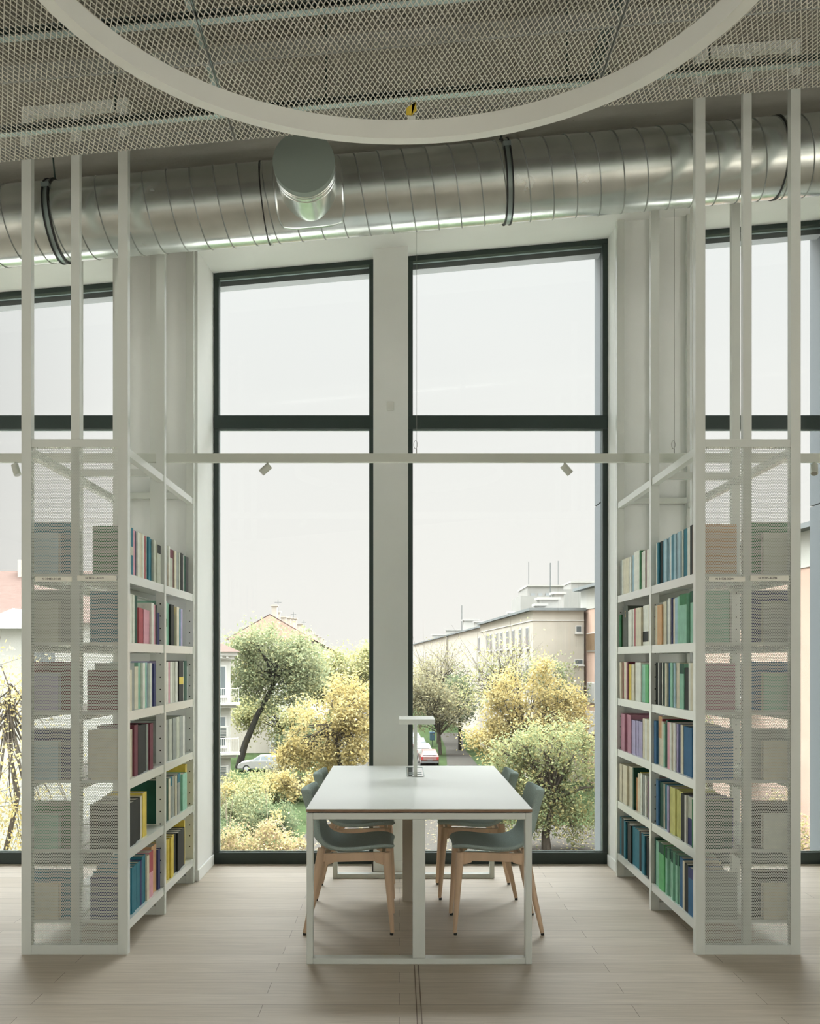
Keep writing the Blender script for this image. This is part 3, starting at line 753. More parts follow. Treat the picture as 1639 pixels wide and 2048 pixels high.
# ================================================================== DUCT
DR = .200; DY = 5.27
def duct_z(x): return EYE+2.468+SL*x
dc = thing('ventilation_duct', 'round galvanised spiral duct running across the room under the ceiling', 'duct', (0, DY, duct_z(0)))
dc.rotation_euler = (0, -math.atan(SL), 0)
L0, L1 = -4.0, 4.4
m = MB(); n = 72
m.tube([(L0+(L1-L0)*i/40, 0, 0) for i in range(41)], DR, n, cap=True); m.build('duct_pipe', GALV, dc)
m = MB(); pitch = .1215; pts = []
steps = int((L1-L0)/pitch*36)
for i in range(steps):
    t = i/36*2*PI; x = L0+pitch*i/36
    pts.append((x, -(DR+.0006)*math.sin(t), (DR+.0006)*math.cos(t)))
m.tube(pts, .0034, 6, cap=False); m.build('spiral_seam', mat('seam_zinc', (.30, .32, .30), .45, .6), dc)
def ring_band(x, w_, r_, mt, name, parent, th=.003):
    mb = MB(); N_ = 64; vs = []; fs = []
    for k in range(N_):
        t = 2*PI*k/N_
        for (xx, rr) in ((x-w_/2, r_), (x+w_/2, r_), (x+w_/2, r_+th), (x-w_/2, r_+th)):
            vs.append((xx, rr*math.cos(t), rr*math.sin(t)))
    for k in range(N_):
        p = 4*k; q = 4*((k+1) % N_)
        for e in range(4): fs.append((p+e, p+(e+1) % 4, q+(e+1) % 4, q+e))
    mb.add(vs, fs, 0, True); return mb.build(name, mt, parent)
for x in (-1.80, .560):
    cl = ring_band(x, .034, DR+.001, GALV2, 'clamp_band', dc, .004)
    ring_band(x-.015, .007, DR+.001, BLACK, 'rubber_edge', cl, .010); ring_band(x+.015, .007, DR+.001, BLACK, 'rubber_edge', cl, .010)
    MB().tube([(x, 0, DR), (x, 0, .42)], .0045, 8).build('hanger_rod', ROD, cl)
    MB().box(x-.020, x+.020, -DR*.83-.02, -DR*.83+.008, DR*.56-.012, DR*.56+.012).build('clamp_bolt', GALV2, cl)
for x in (-.708, 1.98):
    ring_band(x, .006, DR, BLACK, 'joint_band', dc, .005); ring_band(x+.012, .006, DR, GALV, 'joint_band', dc, .006)
# outlet stub toward the viewer
sx0 = -.465
SR = .150
st = bpy.data.objects.new('outlet_stub', None); COL.objects.link(st); st.parent = dc; st.location = (sx0, 0, -.020)
MB().tube([(0, -.06, 0), (0, -.424, 0)], SR-.003, 64, cap=False).build('outlet_pipe', GALV, st)
MB().tube([(0, -.395, 0), (0, -.440, 0)], SR, 64, cap=True).build('end_cap', mat('dull_zinc_cap', (.26, .31, .275), .62, .2), st)
for yy in (-.330, -.365, -.385):
    m = MB(); m.tube([((SR-.002)*math.cos(2*PI*k/64), yy, (SR-.002)*math.sin(2*PI*k/64)) for k in range(65)], .0032, 6, cap=False); m.build('bead', GALV, st)
# saddle plate wrapped round the duct
vs = []; fs = []; NA, NX = 24, 20
for i in range(NA+1):
    for j in range(NX+1):
        u = -1+2*i/NA; v = -1+2*j/NX
        ang = math.radians(-5+62*u*(1-.10*abs(v)**4)); xx = .178*v*(1-.12*abs(u)**4)
        r_ = DR+.006
        vs.append((xx, -r_*math.cos(ang), r_*math.sin(ang)+.02))
for i in range(NA):
    for j in range(NX):
        p = i*(NX+1)+j; fs.append((p, p+1, p+NX+2, p+NX+1))
m = MB(); m.add(vs, fs, 0, True); sdl = m.build('saddle_plate', GALV, st)
so = sdl.modifiers.new('solid', 'SOLIDIFY'); so.thickness = .002
# rail bracket high on the wall behind the right bookcase
struct(MB().hexa([(1.50, 6.715, 4.417), (1.90, 6.715, 4.452), (1.90, 6.739, 4.452), (1.50, 6.739, 4.417), (1.50, 6.715, 4.437), (1.90, 6.715, 4.472), (1.90, 6.739, 4.472), (1.50, 6.739, 4.437)]).build('trim_4', mat('trunking_beige', (.5, .47, .38), .6)))
tag(MB().box(-.085, -.035, 6.845, 6.86, 3.16, 3.22).build('wall_sensor', COVER, bevel=.004), 'small white square sensor on the wall column between the panes', 'sensor')
#EXTERIOR
# ================================================================== OUTSIDE
G = -8.4
KV, KG, KL = .41, .095, .46
def ext(name, rgb, k=KV, rough=.85, noise=(.8, .05, (1, 1, 1))): return mat(name, srgb(*rgb, k), rough, noise=noise, spec=0.0 if rough > .5 else .3)
def leaf_mat(name, cols, k=KL):
    m = bpy.data.materials.new(name); m.use_nodes = True
    t = m.node_tree; b = t.nodes['Principled BSDF']; out = t.nodes['Material Output']
    g = t.nodes.new('ShaderNodeNewGeometry'); r = t.nodes.new('ShaderNodeValToRGB')
    els = r.color_ramp.elements
    while len(els) < len(cols): els.new(.5)
    cols = [tuple(v*.74+.26*165 for v in c) for c in cols]  # leaf colours mixed toward grey, the veil of the glazing put into them
    for i, c in enumerate(cols):
        els[i].position = i/max(1, len(cols)-1); els[i].color = (*srgb(*c, k), 1)
    t.links.new(g.outputs['Random Per Island'], r.inputs[0]); t.links.new(r.outputs[0], b.inputs['Base Color'])
    b.inputs['Roughness'].default_value = .9; b.inputs['Specular IOR Level'].default_value = 0.0
    tl = t.nodes.new('ShaderNodeBsdfTranslucent'); t.links.new(r.outputs[0], tl.inputs['Color'])
    mxs = t.nodes.new('ShaderNodeMixShader'); mxs.inputs[0].default_value = .45
    t.links.new(b.outputs[0], mxs.inputs[1]); t.links.new(tl.outputs[0], mxs.inputs[2]); t.links.new(mxs.outputs[0], out.inputs[0])
    return m
L_GREEN = leaf_mat('leaves_green', [(125,145,98), (178,184,130), (148,160,112), (200,192,125)])
L_YG = leaf_mat('leaves_yellow_green', [(150,165,110), (205,195,120), (175,180,115), (220,205,130)])
L_YEL = leaf_mat('leaves_yellow', [(205,180,95), (240,215,135), (225,195,105), (190,180,120), (250,225,150)])
L_OLIVE = leaf_mat('leaves_olive', [(140,135,95), (180,170,120), (150,150,115), (200,180,120)])
L_DARK = leaf_mat('leaves_dark_green', [(85,105,70), (130,145,95), (100,122,82), (155,158,105)])
L_GY = leaf_mat('leaves_green_with_gold', [(125,145,95), (175,180,115), (150,165,105), (215,195,115), (140,155,110)])
L_RUST = leaf_mat('leaves_gold_rust', [(215,180,135), (240,215,140), (200,165,135), (225,205,125), (165,170,115)])
BARK = ext('bark', (135, 125, 112), .22, noise=(6, .25, (1, 1, .3)))
BARKD = ext('dark_bark', (95, 92, 85), .22, noise=(6, .25, (1, 1, .3)))
TR = random.Random(11)
def leaves(m, n, centers, spread, size, flat=1.0):
    for _ in range(n):
        c, s = TR.choice(centers)
        p = Vector((TR.gauss(0, 1), TR.gauss(0, 1), TR.gauss(0, 1)*flat))*spread*s+c
        a = Vector((TR.gauss(0, 1), TR.gauss(0, 1), TR.gauss(0, 1))).normalized()
        b_ = a.cross(Vector((TR.gauss(0, 1), TR.gauss(0, 1), TR.gauss(0, 1)))).normalized()
        l = size*TR.uniform(.6, 1.2); w_ = l*.55
        m.add([p-a*l*.5, p+b_*w_*.5, p+a*l*.5, p-b_*w_*.5], [(0, 1, 2, 3)])
def tree(name, label, trunk, tr_r, lobes, n, size, lm, bark=BARK, spread=.55, nb=40, twig=.0, group='trees outside the window', clusters=70, shell=.55):
    """trunk: list of points; lobes: ellipsoids (cx,cy,cz,rx,ry,rz) that the crown fills"""
    root = thing(name, label, 'tree' if 'shrub' not in name else 'shrub', trunk[0], 0, group)
    o0 = Vector(trunk[0]); tp = [Vector(p)-o0 for p in trunk]
    k = len(tp)
    MB().tube(tp, [tr_r*(1-.55*i/(k-1)) for i in range(k)], 8).build('trunk', bark, root)
    cs = []
    vol = [l[3]*l[5] for l in lobes]
    for _ in range(clusters):
        l = TR.choices(lobes, vol)[0]
        while True:
            d = Vector((TR.uniform(-1, 1), TR.uniform(-1, 1), TR.uniform(-1, 1)))
            if shell*TR.random()**.5 < d.length < 1: break
        cs.append((Vector((l[0]+d.x*l[3], l[1]+d.y*l[4], l[2]+d.z*l[5]))-o0, TR.uniform(.6, 1.25)))
    bm_ = MB(); top = tp[-1]; mid = tp[-2]
    for i in range(nb):
        c = TR.choice(cs)[0]; st_ = mid.lerp(top, TR.uniform(.3, 1)); mp_ = st_.lerp(c, .55)+Vector((TR.uniform(-.3, .3), TR.uniform(-.3, .3), TR.uniform(0, .5)))
        bm_.tube([st_, mp_, c], [tr_r*.32, tr_r*.17, tr_r*.05], 5, cap=False)
        for _ in range(3 if twig else 1):
            e = c+Vector((TR.gauss(0, 1), TR.gauss(0, .6), abs(TR.gauss(.3, 1))))*(twig or .4)
            bm_.tube([mp_.lerp(c, TR.uniform(.2, .9)), e], [tr_r*.08, .006], 4, cap=False)
    bm_.build('branches', bark, root)
    fm_ = MB(); leaves(fm_, int(n*1.5), cs, spread, size*1.25); fm_.build('foliage', lm, root)
    return root

# ---- ground surfaces
GRASS = mat('lawn_grass', srgb(140, 165, 115, KG*.8), .95, spec=0.0, noise=(1.5, .25, (1, 1, 1)))
ASPH = mat('street_asphalt', srgb(165, 162, 155, KG), .9, spec=0.0, noise=(2, .08, (1, 1, 1)))
PAVE = mat('pavement_grey', srgb(180, 174, 165, .066), .9, spec=0.0, noise=(3, .08, (1, 1, 1)))
struct(MB().box(-120, 120, 20, 420, G-.3, G).build('ground', GRASS))
def strip(name, pts, z, m_):
    vs = [(x, y, G) for x, y in pts]+[(x, y, G+z) for x, y in pts]; n_ = len(pts)
    mm = MB().add(vs, [tuple(reversed(range(n_))), tuple(range(n_, 2*n_))]+[(i, (i+1) % n_, (i+1) % n_+n_, i+n_) for i in range(n_)])
    return struct(mm.build(name, m_))
strip('pavement', [(-6.0, 40), (30, 40), (30, 58), (4.0, 60), (-4.2, 66), (-4.9, 66)], .02, PAVE)
strip('street', [(-4.6, 66), (4.0, 60), (3.1, 112), (-3, 260), (-12, 260), (-8, 110)], .015, ASPH)
strip('path', [(4.1, 84), (7.4, 84), (7.2, 112), (8.6, 135), (5.4, 135), (5.2, 112)], .02, PAVE)
# ---- buildings
def building(name, label, loc, rz=0, group=None): return thing(name, label, 'building', loc, rz, group)
CREAM = ext('render_beige', (222, 214, 200)); GREYW = ext('render_grey', (206, 204, 198)); PINK = ext('render_pink', (228, 196, 178)); WHITEW = ext('render_white', (226, 224, 216))
TILE = ext('roof_tiles_pink', (222, 188, 176), .10, noise=(2, .12, (1, 6, 6))); TILE2 = ext('roof_tiles_toned_down', (222, 190, 178), .085, noise=(2, .12, (1, 6, 6))); SLATE = ext('metal_coping', (200, 205, 205), .22); BRICK = ext('brick_plinth', (196, 150, 125), .35)  # second roof tile colour darkened against the strong overhead light
PANE = mat('dark_pane', (.06, .075, .08), .15); WFR = ext('window_white', (238, 236, 230), .45); BROWN = ext('shutter_brown', (160, 135, 110), .35); IRON = mat('iron_dark', (.03, .04, .04), .6)
TOWER = ext('panel_grey', (222, 220, 214), .26)
def far_window(root, x, y, z, w_, h_, axis='x', sill=True, pane=PANE):
    """window on a face looking to -Y (axis x) or to -X (axis y)"""
    f = MB(); g = MB(); t = .06
    if axis == 'x':
        f.box(x-w_/2-.08, x+w_/2+.08, y-.08, y, z-.08, z+h_+.08); g.box(x-w_/2, x+w_/2, y-.10, y-.075, z, z+h_)
        g.box(x-.001, x+.001, y-.11, y-.1, z, z+h_)
        if sill: f.box(x-w_/2-.15, x+w_/2+.15, y-.18, y, z-.2, z-.08)
    else:
        f.box(x-.08, x, y-w_/2-.08, y+w_/2+.08, z-.08, z+h_+.08); g.box(x-.10, x-.075, y-w_/2, y+w_/2, z, z+h_)
        if sill: f.box(x-.18, x, y-w_/2-.15, y+w_/2+.15, z-.2, z-.08)
    o = f.build('window', WFR, root); g.build('pane', pane, o)

# white corner house on the left, balconies at its corner
h1 = building('house', 'white house with stacked balconies and tiled roof at the left of the middle window', (-11.4, 67.6, 0), math.radians(12))
MB().box(-12, 0, 0, 9, G+.75, 1.75).build('wall', WHITEW, h1)
MB().box(-12, .25, -.12, 9.1, G, G+.75).build('plinth', BRICK, h1)
MB().box(-12, .28, -.10, 9.1, G+.75, G+1.05).build('base_course', WHITEW, h1)
c_ = MB().box(-12.3, .45, -.45, 9.3, 1.75, 2.0); c_.box(-12.1, .25, -.22, 9.2, 1.5, 1.75)
for i in range(30): c_.box(-11.9+i*.4, -11.75+i*.4, -.38, -.2, 1.58, 1.75)
c_.build('cornice', WFR, h1)
MB().hexa([(-12.5,-.65,2.0),(.65,-.65,2.0),(.65,9.5,2.0),(-12.5,9.5,2.0),(-9,4.2,4.0),(-3.5,4.2,4.0),(-3.5,4.6,4.0),(-9,4.6,4.0)]).build('roof', TILE2, h1)
for zz in (-1.42, -4.75):
    bl = MB().box(-1.2, .60, -.95, .0, zz-.14, zz).box(-.95, .35, -.7, 0, zz-.34, zz-.14).build('balcony', WHITEW, h1)
    rl = MB().box(-1.15, .5, -.92, -.89, zz+.95, zz+1.0).box(.47, .5, -.9, 0, zz+.95, zz+1.0)
    for i in range(14): rl.box(-1.14+i*.125, -1.11+i*.125, -.92, -.90, zz, zz+.95)
    rl.build('railing', WFR, bl)
for zz, hh_ in ((-.9, 1.9), (-4.3, 1.9)): far_window(h1, -.52, 0, zz, .34, hh_)
for zz in (-3.35, -6.0):
    ac = MB().box(-.85, -.15, -.45, -.12, zz-.35, zz+.35).build('air_conditioner', WHITEW, h1)
    g_ = MB()
    for i in range(6): g_.box(-.75, -.3, -.47, -.45, zz-.3+i*.1, zz-.25+i*.1)
    g_.build('grille', IRON, ac)
# wide tiled house seen through the left window
h2 = building('house', 'wide cream house with pink tiled roof and white gable in the left window', (-20, 45, 0))
MB().box(-13, 8.6, 0, 10, G, 3.1).build('wall', WHITEW, h2)
MB().hexa([(-13.3,-.4,3.1),(8.9,-.4,3.1),(8.9,10.4,3.1),(-13.3,10.4,3.1),(-13.3,5,5.9),(8.9,5,5.9),(8.9,5.1,5.9),(-13.3,5.1,5.9)]).build('roof', TILE2, h2)
MB().add([(.6,-.5,2.85),(5.0,-.5,2.85),(2.8,-.5,3.75),(.6,.6,2.85),(5.0,.6,2.85),(2.8,.6,3.75)], [(0,1,2),(3,5,4),(0,2,5,3),(1,4,5,2),(0,3,4,1)]).build('gable', WFR, h2)
for x in (-9, -4.5, 0, 4): far_window(h2, x, 0, .2, 1.1, 1.6); far_window(h2, x, 0, -3.6, 1.1, 1.6)
MB().box(1.2, 2.0, 4.3, 5.6, 5.4, 6.4).build('chimney', CREAM, h2)

# long terrace with red roofs and chimneys behind the green tree
h3 = building('terrace', 'long cream terrace with pink roof and a row of chimneys, left', (-13.7, 106, 0), math.atan(.047))
MB().box(-4.2, 4.2, 0, 190, G, 3.6).build('wall', CREAM, h3)
MB().add([(-4.6,-.34,3.6),(4.6,-.34,3.6),(0,-.34,6.2)], [(0,1,2)]).add([(-4.6,-.30,3.6),(4.6,-.30,3.6),(0,-.30,6.2)], [(2,1,0)]).build('gable', PINK, h3)
MB().hexa([(-4.7,-.3,3.6),(4.7,-.3,3.6),(4.7,190,3.6),(-4.7,190,3.6),(-.05,-.3,6.3),(.05,-.3,6.3),(.05,190,6.3),(-.05,190,6.3)]).build('roof', TILE, h3)
for i, (d, w_, h_) in enumerate(((6, .6, 1.35), (11, .5, .9), (18, 1.0, .6), (25, 1.3, .8), (34, 1.1, 1.1), (42, 1.0, 1.4), (51, 1.8, .9), (62, 1.6, 1.0), (74, 1.6, .8), (88, 1.8, 1.0), (104, 1.8, .8), (122, 2, .9), (142, 2.2, .9), (165, 2.2, .9))):
    ch = MB().box(-w_/2, w_/2, d, d+1.0, 5.6, 6.3+h_).box(-w_/2-.1, w_/2+.1, d-.1, d+1.1, 6.3+h_-.18, 6.3+h_).build('chimney', CREAM, h3)
    if i in (1, 5, 8): MB().tube([(0, d+.5, 6.3+h_), (0, d+.5, 8.6)], .03, 5).box(-.4, .4, d+.48, d+.52, 8.2, 8.24).build('aerial', IRON, ch)
MB().box(.2, 2.6, -.12, 0, G+1.0, .6).box(-.02, .08, -.2, 0, G, 3.2).build('corner_panel', WFR, h3)
for x in (-3.0, 3.2): far_window(h3, x, 0, -.6, 1.0, 1.5); far_window(h3, x, 0, -4.2, 1.0, 1.5)
for j in range(12): far_window(h3, 4.2, 6+j*6, -1.0, 1.2, 1.5, 'y')
# long flat-roofed block on the right
h4 = building('apartment_block', 'long beige flat-roofed apartment block receding along the street, right', (10.8, 81, 0), math.atan(.044))
MB().box(0, 4.2, 0, 34, G, 5.45).box(.6, 7, 34, 80, G, 5.3).box(.2, 7, 80, 170, G, 5.2).build('wall', CREAM, h4)
MB().box(-.35, 4.3, -.35, 34.3, 5.45, 5.66).box(.3, 7, 34.3, 80, 5.3, 5.5).box(-.1, 7, 80, 170, 5.2, 5.4).build('coping', SLATE, h4)
MB().box(-.06, 4.2, -.06, 34, 4.62, 4.70).build('string_course', WFR, h4)
for j in range(11):
    for zz in (2.55, -.55, -3.6): far_window(h4, 0 if j < 8 else .6, 2.2+j*(3.6 if j % 2 else 3.75), zz, 1.15, 1.55, 'y')
far_window(h4, 3.75, 0, 3.75, .38, .42, 'x'); far_window(h4, 3.75, 0, 1.15, .6, .30, 'x')
for (x, d, w_, h_) in ((.9, 3, .7, .45), (1.5, 5, 1.6, 1.1), (3.2, 7, .8, 1.7), (2.2, 26, 2.6, .9), (1.6, 52, 3, .9), (1.4, 64, 2, 1.6), (1.4, 92, 3, 1.0), (1.2, 120, 4, .9)):
    MB().box(x, x+w_, d, d+1.2, 5.2, 5.6+h_).box(x-.2, x+w_+.2, d-.2, d+1.4, 5.55+h_, 5.75+h_).build('chimney', GREYW, h4)
MB().tube([(1.3, 66, 5.5), (1.3, 66, 9.5)], .05, 5).tube([(3.8, 12, 5.5), (3.8, 12, 10.5)], .04, 5).build('aerial', IRON, h4)
# high-rise blocks beyond
for nm, lab, x, d, parts in (('tower_block', 'pale grey high-rise with stepped roof behind the apartment block', 18.2, 150, ((0, 6.7, 11.1), (1.1, 6.5, 12.5))),
                             ('tower_block', 'pale grey high-rise farthest right behind the pink building', 26.2, 172, ((0, 10, 13.6), (3.4, 12, 14.8)))):
    r = building(nm, lab, (x, d, 0), 0, 'high-rise blocks on the skyline')
    for i, (a_, b_, zt) in enumerate(parts): MB().box(a_, b_, .5*i, 12, G, zt).build('wall', TOWER, r)
    MB().box(parts[1][0]-.1, parts[1][1]+.1, .3, 12, parts[1][2], parts[1][2]+.25).build('parapet', GREYW, r)
    wm = MB()
    for i in range(5): wm.box(parts[1][0]+.5+i*1.1, parts[1][0]+1.1+i*1.1, .35, .5, parts[1][2]-1.4, parts[1][2]-1.0)
    wm.build('window_band', ext('band_grey', (175, 180, 182), .4), r)
    MB().tube([(1.6, 3, parts[0][2]), (1.6, 3, parts[1][2]+4)], .05, 5).build('aerial', IRON, r)
# pink building at the right
h5 = building('pink_house', 'salmon pink building with white attic storey at the right edge of the window', (15.1, 83, 0), -math.atan(1/.0744)+PI/2-PI/2)
for o in (h5,): o.rotation_euler = (0, 0, math.atan2(-43, 3.2))     # local +x runs towards the viewer along the face
Lf = 43.1
MB().box(0, Lf, 0, 12, G, 5.55).build('wall', PINK, h5)
MB().box(-.03, Lf, -.05, 12, 5.55, 7.15).build('attic_wall', WHITEW, h5)
MB().box(-.5, Lf, -.6, 12.3, 7.15, 7.38).build('roof_slab', SLATE, h5)
def face_win(x, z, w_, h_, mt, balc=False):
    f = MB().box(x-w_/2-.07, x+w_/2+.07, -.1, 0, z-.07, z+h_+.07).build('window', WFR, h5)
    g_ = MB().box(x-w_/2, x+w_/2, -.13, -.1, z, z+h_)
    for i in range(int(w_/.3)): g_.box(x-w_/2+i*.3, x-w_/2+.04+i*.3, -.15, -.13, z, z+h_)
    g_.build('shutter', mt, f)
    if balc:
        b_ = MB().box(x-w_/2-.5, x+w_/2+.5, -1.0, 0, z-.2, z-.05).build('balcony', GREYW, h5)
        r_ = MB().box(x-w_/2-.5, x+w_/2+.5, -1.0, -.96, z+.85, z+.9)
        for i in range(9): r_.box(x-w_/2-.5+i*(w_+1)/8, x-w_/2-.47+i*(w_+1)/8, -1.0, -.97, z-.05, z+.85)
        r_.build('railing', IRON, b_)
face_win(3.3, 2.2, 2.4, 1.35, BROWN, False); face_win(3.3, -1.9, 2.0, 1.5, GREYW, False); face_win(3.0, -4.2, 2.4, 1.5, WFR, True)
for j in range(4):
    for zz in (3.0, -.4, -3.8): face_win(14+j*6.3, zz, 1.4, 1.7, (PANE, BROWN, PANE)[(j+int(zz)) % 3], zz < 0 and j > 1)
pl_ = MB().tube([(Lf-2.6, .8, 7.38), (Lf-2.6, .8, 7.75)], .16, 8).build('plant_pot', GREYW, h5)
fm_ = MB(); leaves(fm_, 120, [(Vector((Lf-2.6, .8, 8.05)), 1)], .17, .1); fm_.build('plant', L_DARK, pl_)

# ---- cars
def car(label, loc, rz, paint, glass=PANE, kind='hatch'):
    r = thing('car', label, 'car', loc, rz, 'parked cars')
    half = .83
    prof = [(-2.02,.30),(-2.05,.62),(-1.98,.95),(-1.72,1.02),(-1.35,1.40),(-.6,1.47),(.25,1.42),(.95,.98),(1.75,.84),(2.02,.66),(2.05,.32)]
    lower = [(-2.02,.28),(-2.06,.62),(-1.98,.93),(-1.6,.97),(.95,.97),(1.75,.84),(2.02,.66),(2.05,.30)]
    def extr(pf, hw0, hw1=None, zsplit=None):
        m_ = MB(); n_ = len(pf)
        def hw(z): return hw0 if zsplit is None or z < zsplit else hw1
        vs = [(x, -hw(z), z) for x, z in pf]+[(x, hw(z), z) for x, z in pf]
        return m_.add(vs, [tuple(range(n_)), tuple(reversed(range(n_, 2*n_)))]+[(i, i+n_, (i+1) % n_+n_, (i+1) % n_) for i in range(n_)])
    extr(lower, half).build('body', paint, r, bevel=.04)
    cab = [(-1.70,.97),(-1.36,1.40),(-.6,1.46),(.20,1.42),(.92,.97)]
    cb = MB(); n_ = len(cab); hwf = lambda z: half-.02 if z < 1.1 else .62
    vs = [(x, -hwf(z), z) for x, z in cab]+[(x, hwf(z), z) for x, z in cab]
    cb.add(vs, [tuple(range(n_)), tuple(reversed(range(n_, 2*n_)))]+[(i, i+n_, (i+1) % n_+n_, (i+1) % n_) for i in range(n_)])
    cb.build('cabin', paint, r)
    gl_ = MB()
    for s in (-1, 1):
        def P(x, z, e=.012): t = (z-.97)/.43; y = (half-.02)*(1-t)+.62*t; return (x, s*(y+e), z)
        for q in (((-1.42,1.02),(-.75,1.02),(-.72,1.36),(-1.22,1.34)), ((-.66,1.02),(.05,1.02),(-.02,1.36),(-.64,1.37)), ((.12,1.02),(.74,1.02),(.20,1.35),(.05,1.36))):
            gl_.add([P(*c) for c in q], [(0, 1, 2, 3) if s < 0 else (3, 2, 1, 0)])
    gl_.add([(.88,-.66,1.03),(.88,.66,1.03),(.30,.58,1.385),(.30,-.58,1.385)], [(0, 1, 2, 3)])
    gl_.add([(-1.71,-.64,1.03),(-1.71,.64,1.03),(-1.41,.56,1.36),(-1.41,-.56,1.36)], [(3, 2, 1, 0)])
    gl_.build('car_windows', glass, r)
    for x in (-1.25, 1.28):
        for s in (-1, 1):
            wh = MB().tube([(x, s*(half-.17), .31), (x, s*(half+.015), .31)], .31, 20).build('wheel', BLACK, r)
            MB().tube([(x, s*(half+.012), .31), (x, s*(half+.025), .31)], .19, 14).build('hubcap', mat('hubcap_grey', (.3, .3, .3), .4), wh)
    MB().box(-2.09, -2.02, -.78, .78, .32, .5).box(2.02, 2.09, -.78, .78, .32, .5).box(-2.08, -2.04, -.25, .25, .55, .68).build('bumper', mat('bumper_grey', (.09, .09, .09), .6), r)
    MB().box(-2.07, -2.0, -.80, -.62, .64, .9).box(-2.07, -2.0, .62, .80, .64, .9).build('tail_lamp', mat('tail_red', (.25, .02, .02), .3), r)
    return r
WP = ext('car_paint_white', (236, 234, 228), .26, .3, noise=None); RP = ext('car_paint_rose', (195, 135, 125), .16, .35, noise=None); SP = ext('car_paint_silver', (205, 210, 212), .18, .3, noise=None)
car('white hatchback parked side-on beyond the hedge, left window pane', (-12.15, 88.7, G), PI, WP)
car('dull red car at the front of the parked row along the street', (2.75, 94.5, G), PI/2+.044, RP)
car('white car parked directly behind the red one along the street', (2.35, 101.5, G), PI/2+.044, WP)
car('silver car third in the parked row along the street', (2.0, 108.5, G), PI/2+.044, SP)
car('silver-white car farthest back in the parked row', (1.6, 116, G), PI/2+.044, SP)
# bin on its post
b0 = thing('litter_bin', 'blue-green litter bin on a thin post beside the path', 'bin', (3.75, 113.5, G))
MB().tube([(0, 0, 0), (0, 0, 2.4)], .045, 6).build('post', IRON, b0)
MB().box(-.30, .30, -.22, .22, .75, 1.6).build('bin_body', mat('bin_blue_green', srgb(60, 95, 110, .5), .5), b0, bevel=.04)
MB().box(-.33, .33, -.25, .25, 1.6, 1.68).build('bin_lid', mat('bin_lid_blue', srgb(90, 130, 170, .3), .5), b0)

# ---- trees
tree('tree', 'tall green tree with a leaning dark trunk behind the white house', [(-14.6, 90.8, G), (-14.0, 90.8, -6.2), (-12.9, 90.8, -3.6), (-11.6, 90.8, -1.2), (-10.9, 90.8, .6)], .34,
     [(-11.4, 90.8, 1.9, 4.4, 3, 2.6), (-8.7, 90.8, 1.0, 2.7, 2.5, 2.3), (-14.2, 91.5, 1.2, 2.3, 2, 2.6), (-12.6, 90.8, -1.4, 2.4, 2, 1.6), (-9.2, 90.8, -1.0, 1.9, 2, 1.4)], 12500, .24, L_GREEN, BARKD, .62, 46, clusters=115)
tree('tree', 'yellow-green round tree in the middle distance, left of the column', [(-5.2, 101, G), (-5.2, 101, -4), (-5.4, 101, -.6)], .25,
     [(-6.0, 101, .3, 3.2, 2.2, 2.1), (-3.2, 101, .7, 2.3, 2, 1.9), (-7.8, 101, -1.0, 2.0, 2, 1.6)], 7000, .27, L_YG, BARK, .6, 30, clusters=90)
tree('tree', 'bright yellow autumn tree filling the left pane beside the column', [(-3.9, 70, G), (-4.0, 70, -6.6), (-4.4, 70, -4.6), (-4.5, 70, -2.5)], .2,
     [(-3.4, 70, -1.2, 2.0, 1.8, 1.5), (-5.4, 70, -2.8, 2.4, 1.8, 1.7), (-3.0, 70, -4.0, 2.1, 1.8, 2.2), (-6.2, 70, -4.6, 2.0, 1.6, 1.1), (-4.8, 70, -6.1, 2.0, 1.6, 1.1), (-7.6, 70, -5.3, 1.0, 1, .7)], 8600, .21, L_YEL, BARK, .38, 60, twig=.6, clusters=125)
tree('tree', 'low yellow sapling branches leaning over the hedge path', [(-4.6, 61, G), (-5.0, 61, -7.4), (-5.6, 61, -6.5)], .06,
     [(-6.0, 61, -6.2, 1.5, .9, .75), (-7.4, 61, -5.9, .8, .7, .4)], 900, .19, L_YEL, BARK, .26, 22, twig=.5, clusters=26)
tree('tree', 'small yellow-green tree behind the white hatchback', [(-11.8, 97, G), (-11.8, 97, -6), (-11.7, 97, -4.2)], .14,
     [(-12.2, 97, -4.0, 3.6, 2, 2.0), (-14.8, 97, -3.2, 1.6, 1.4, 1.5), (-9.2, 97, -4.6, 2.0, 1.5, 1.6)], 5200, .24, L_YG, BARKD, .5, 26, clusters=70)
tree('tree', 'dark evergreen bushy tree behind the car', [(-9.8, 93, G), (-9.8, 93, -7), (-9.8, 93, -6)], .12, [(-9.8, 93, -6.4, 1.9, 1.2, 1.5), (-7.2, 93, -6.6, 1.5, 1.2, 1.3)], 2400, .2, L_DARK, BARKD, .45, 12, clusters=34)
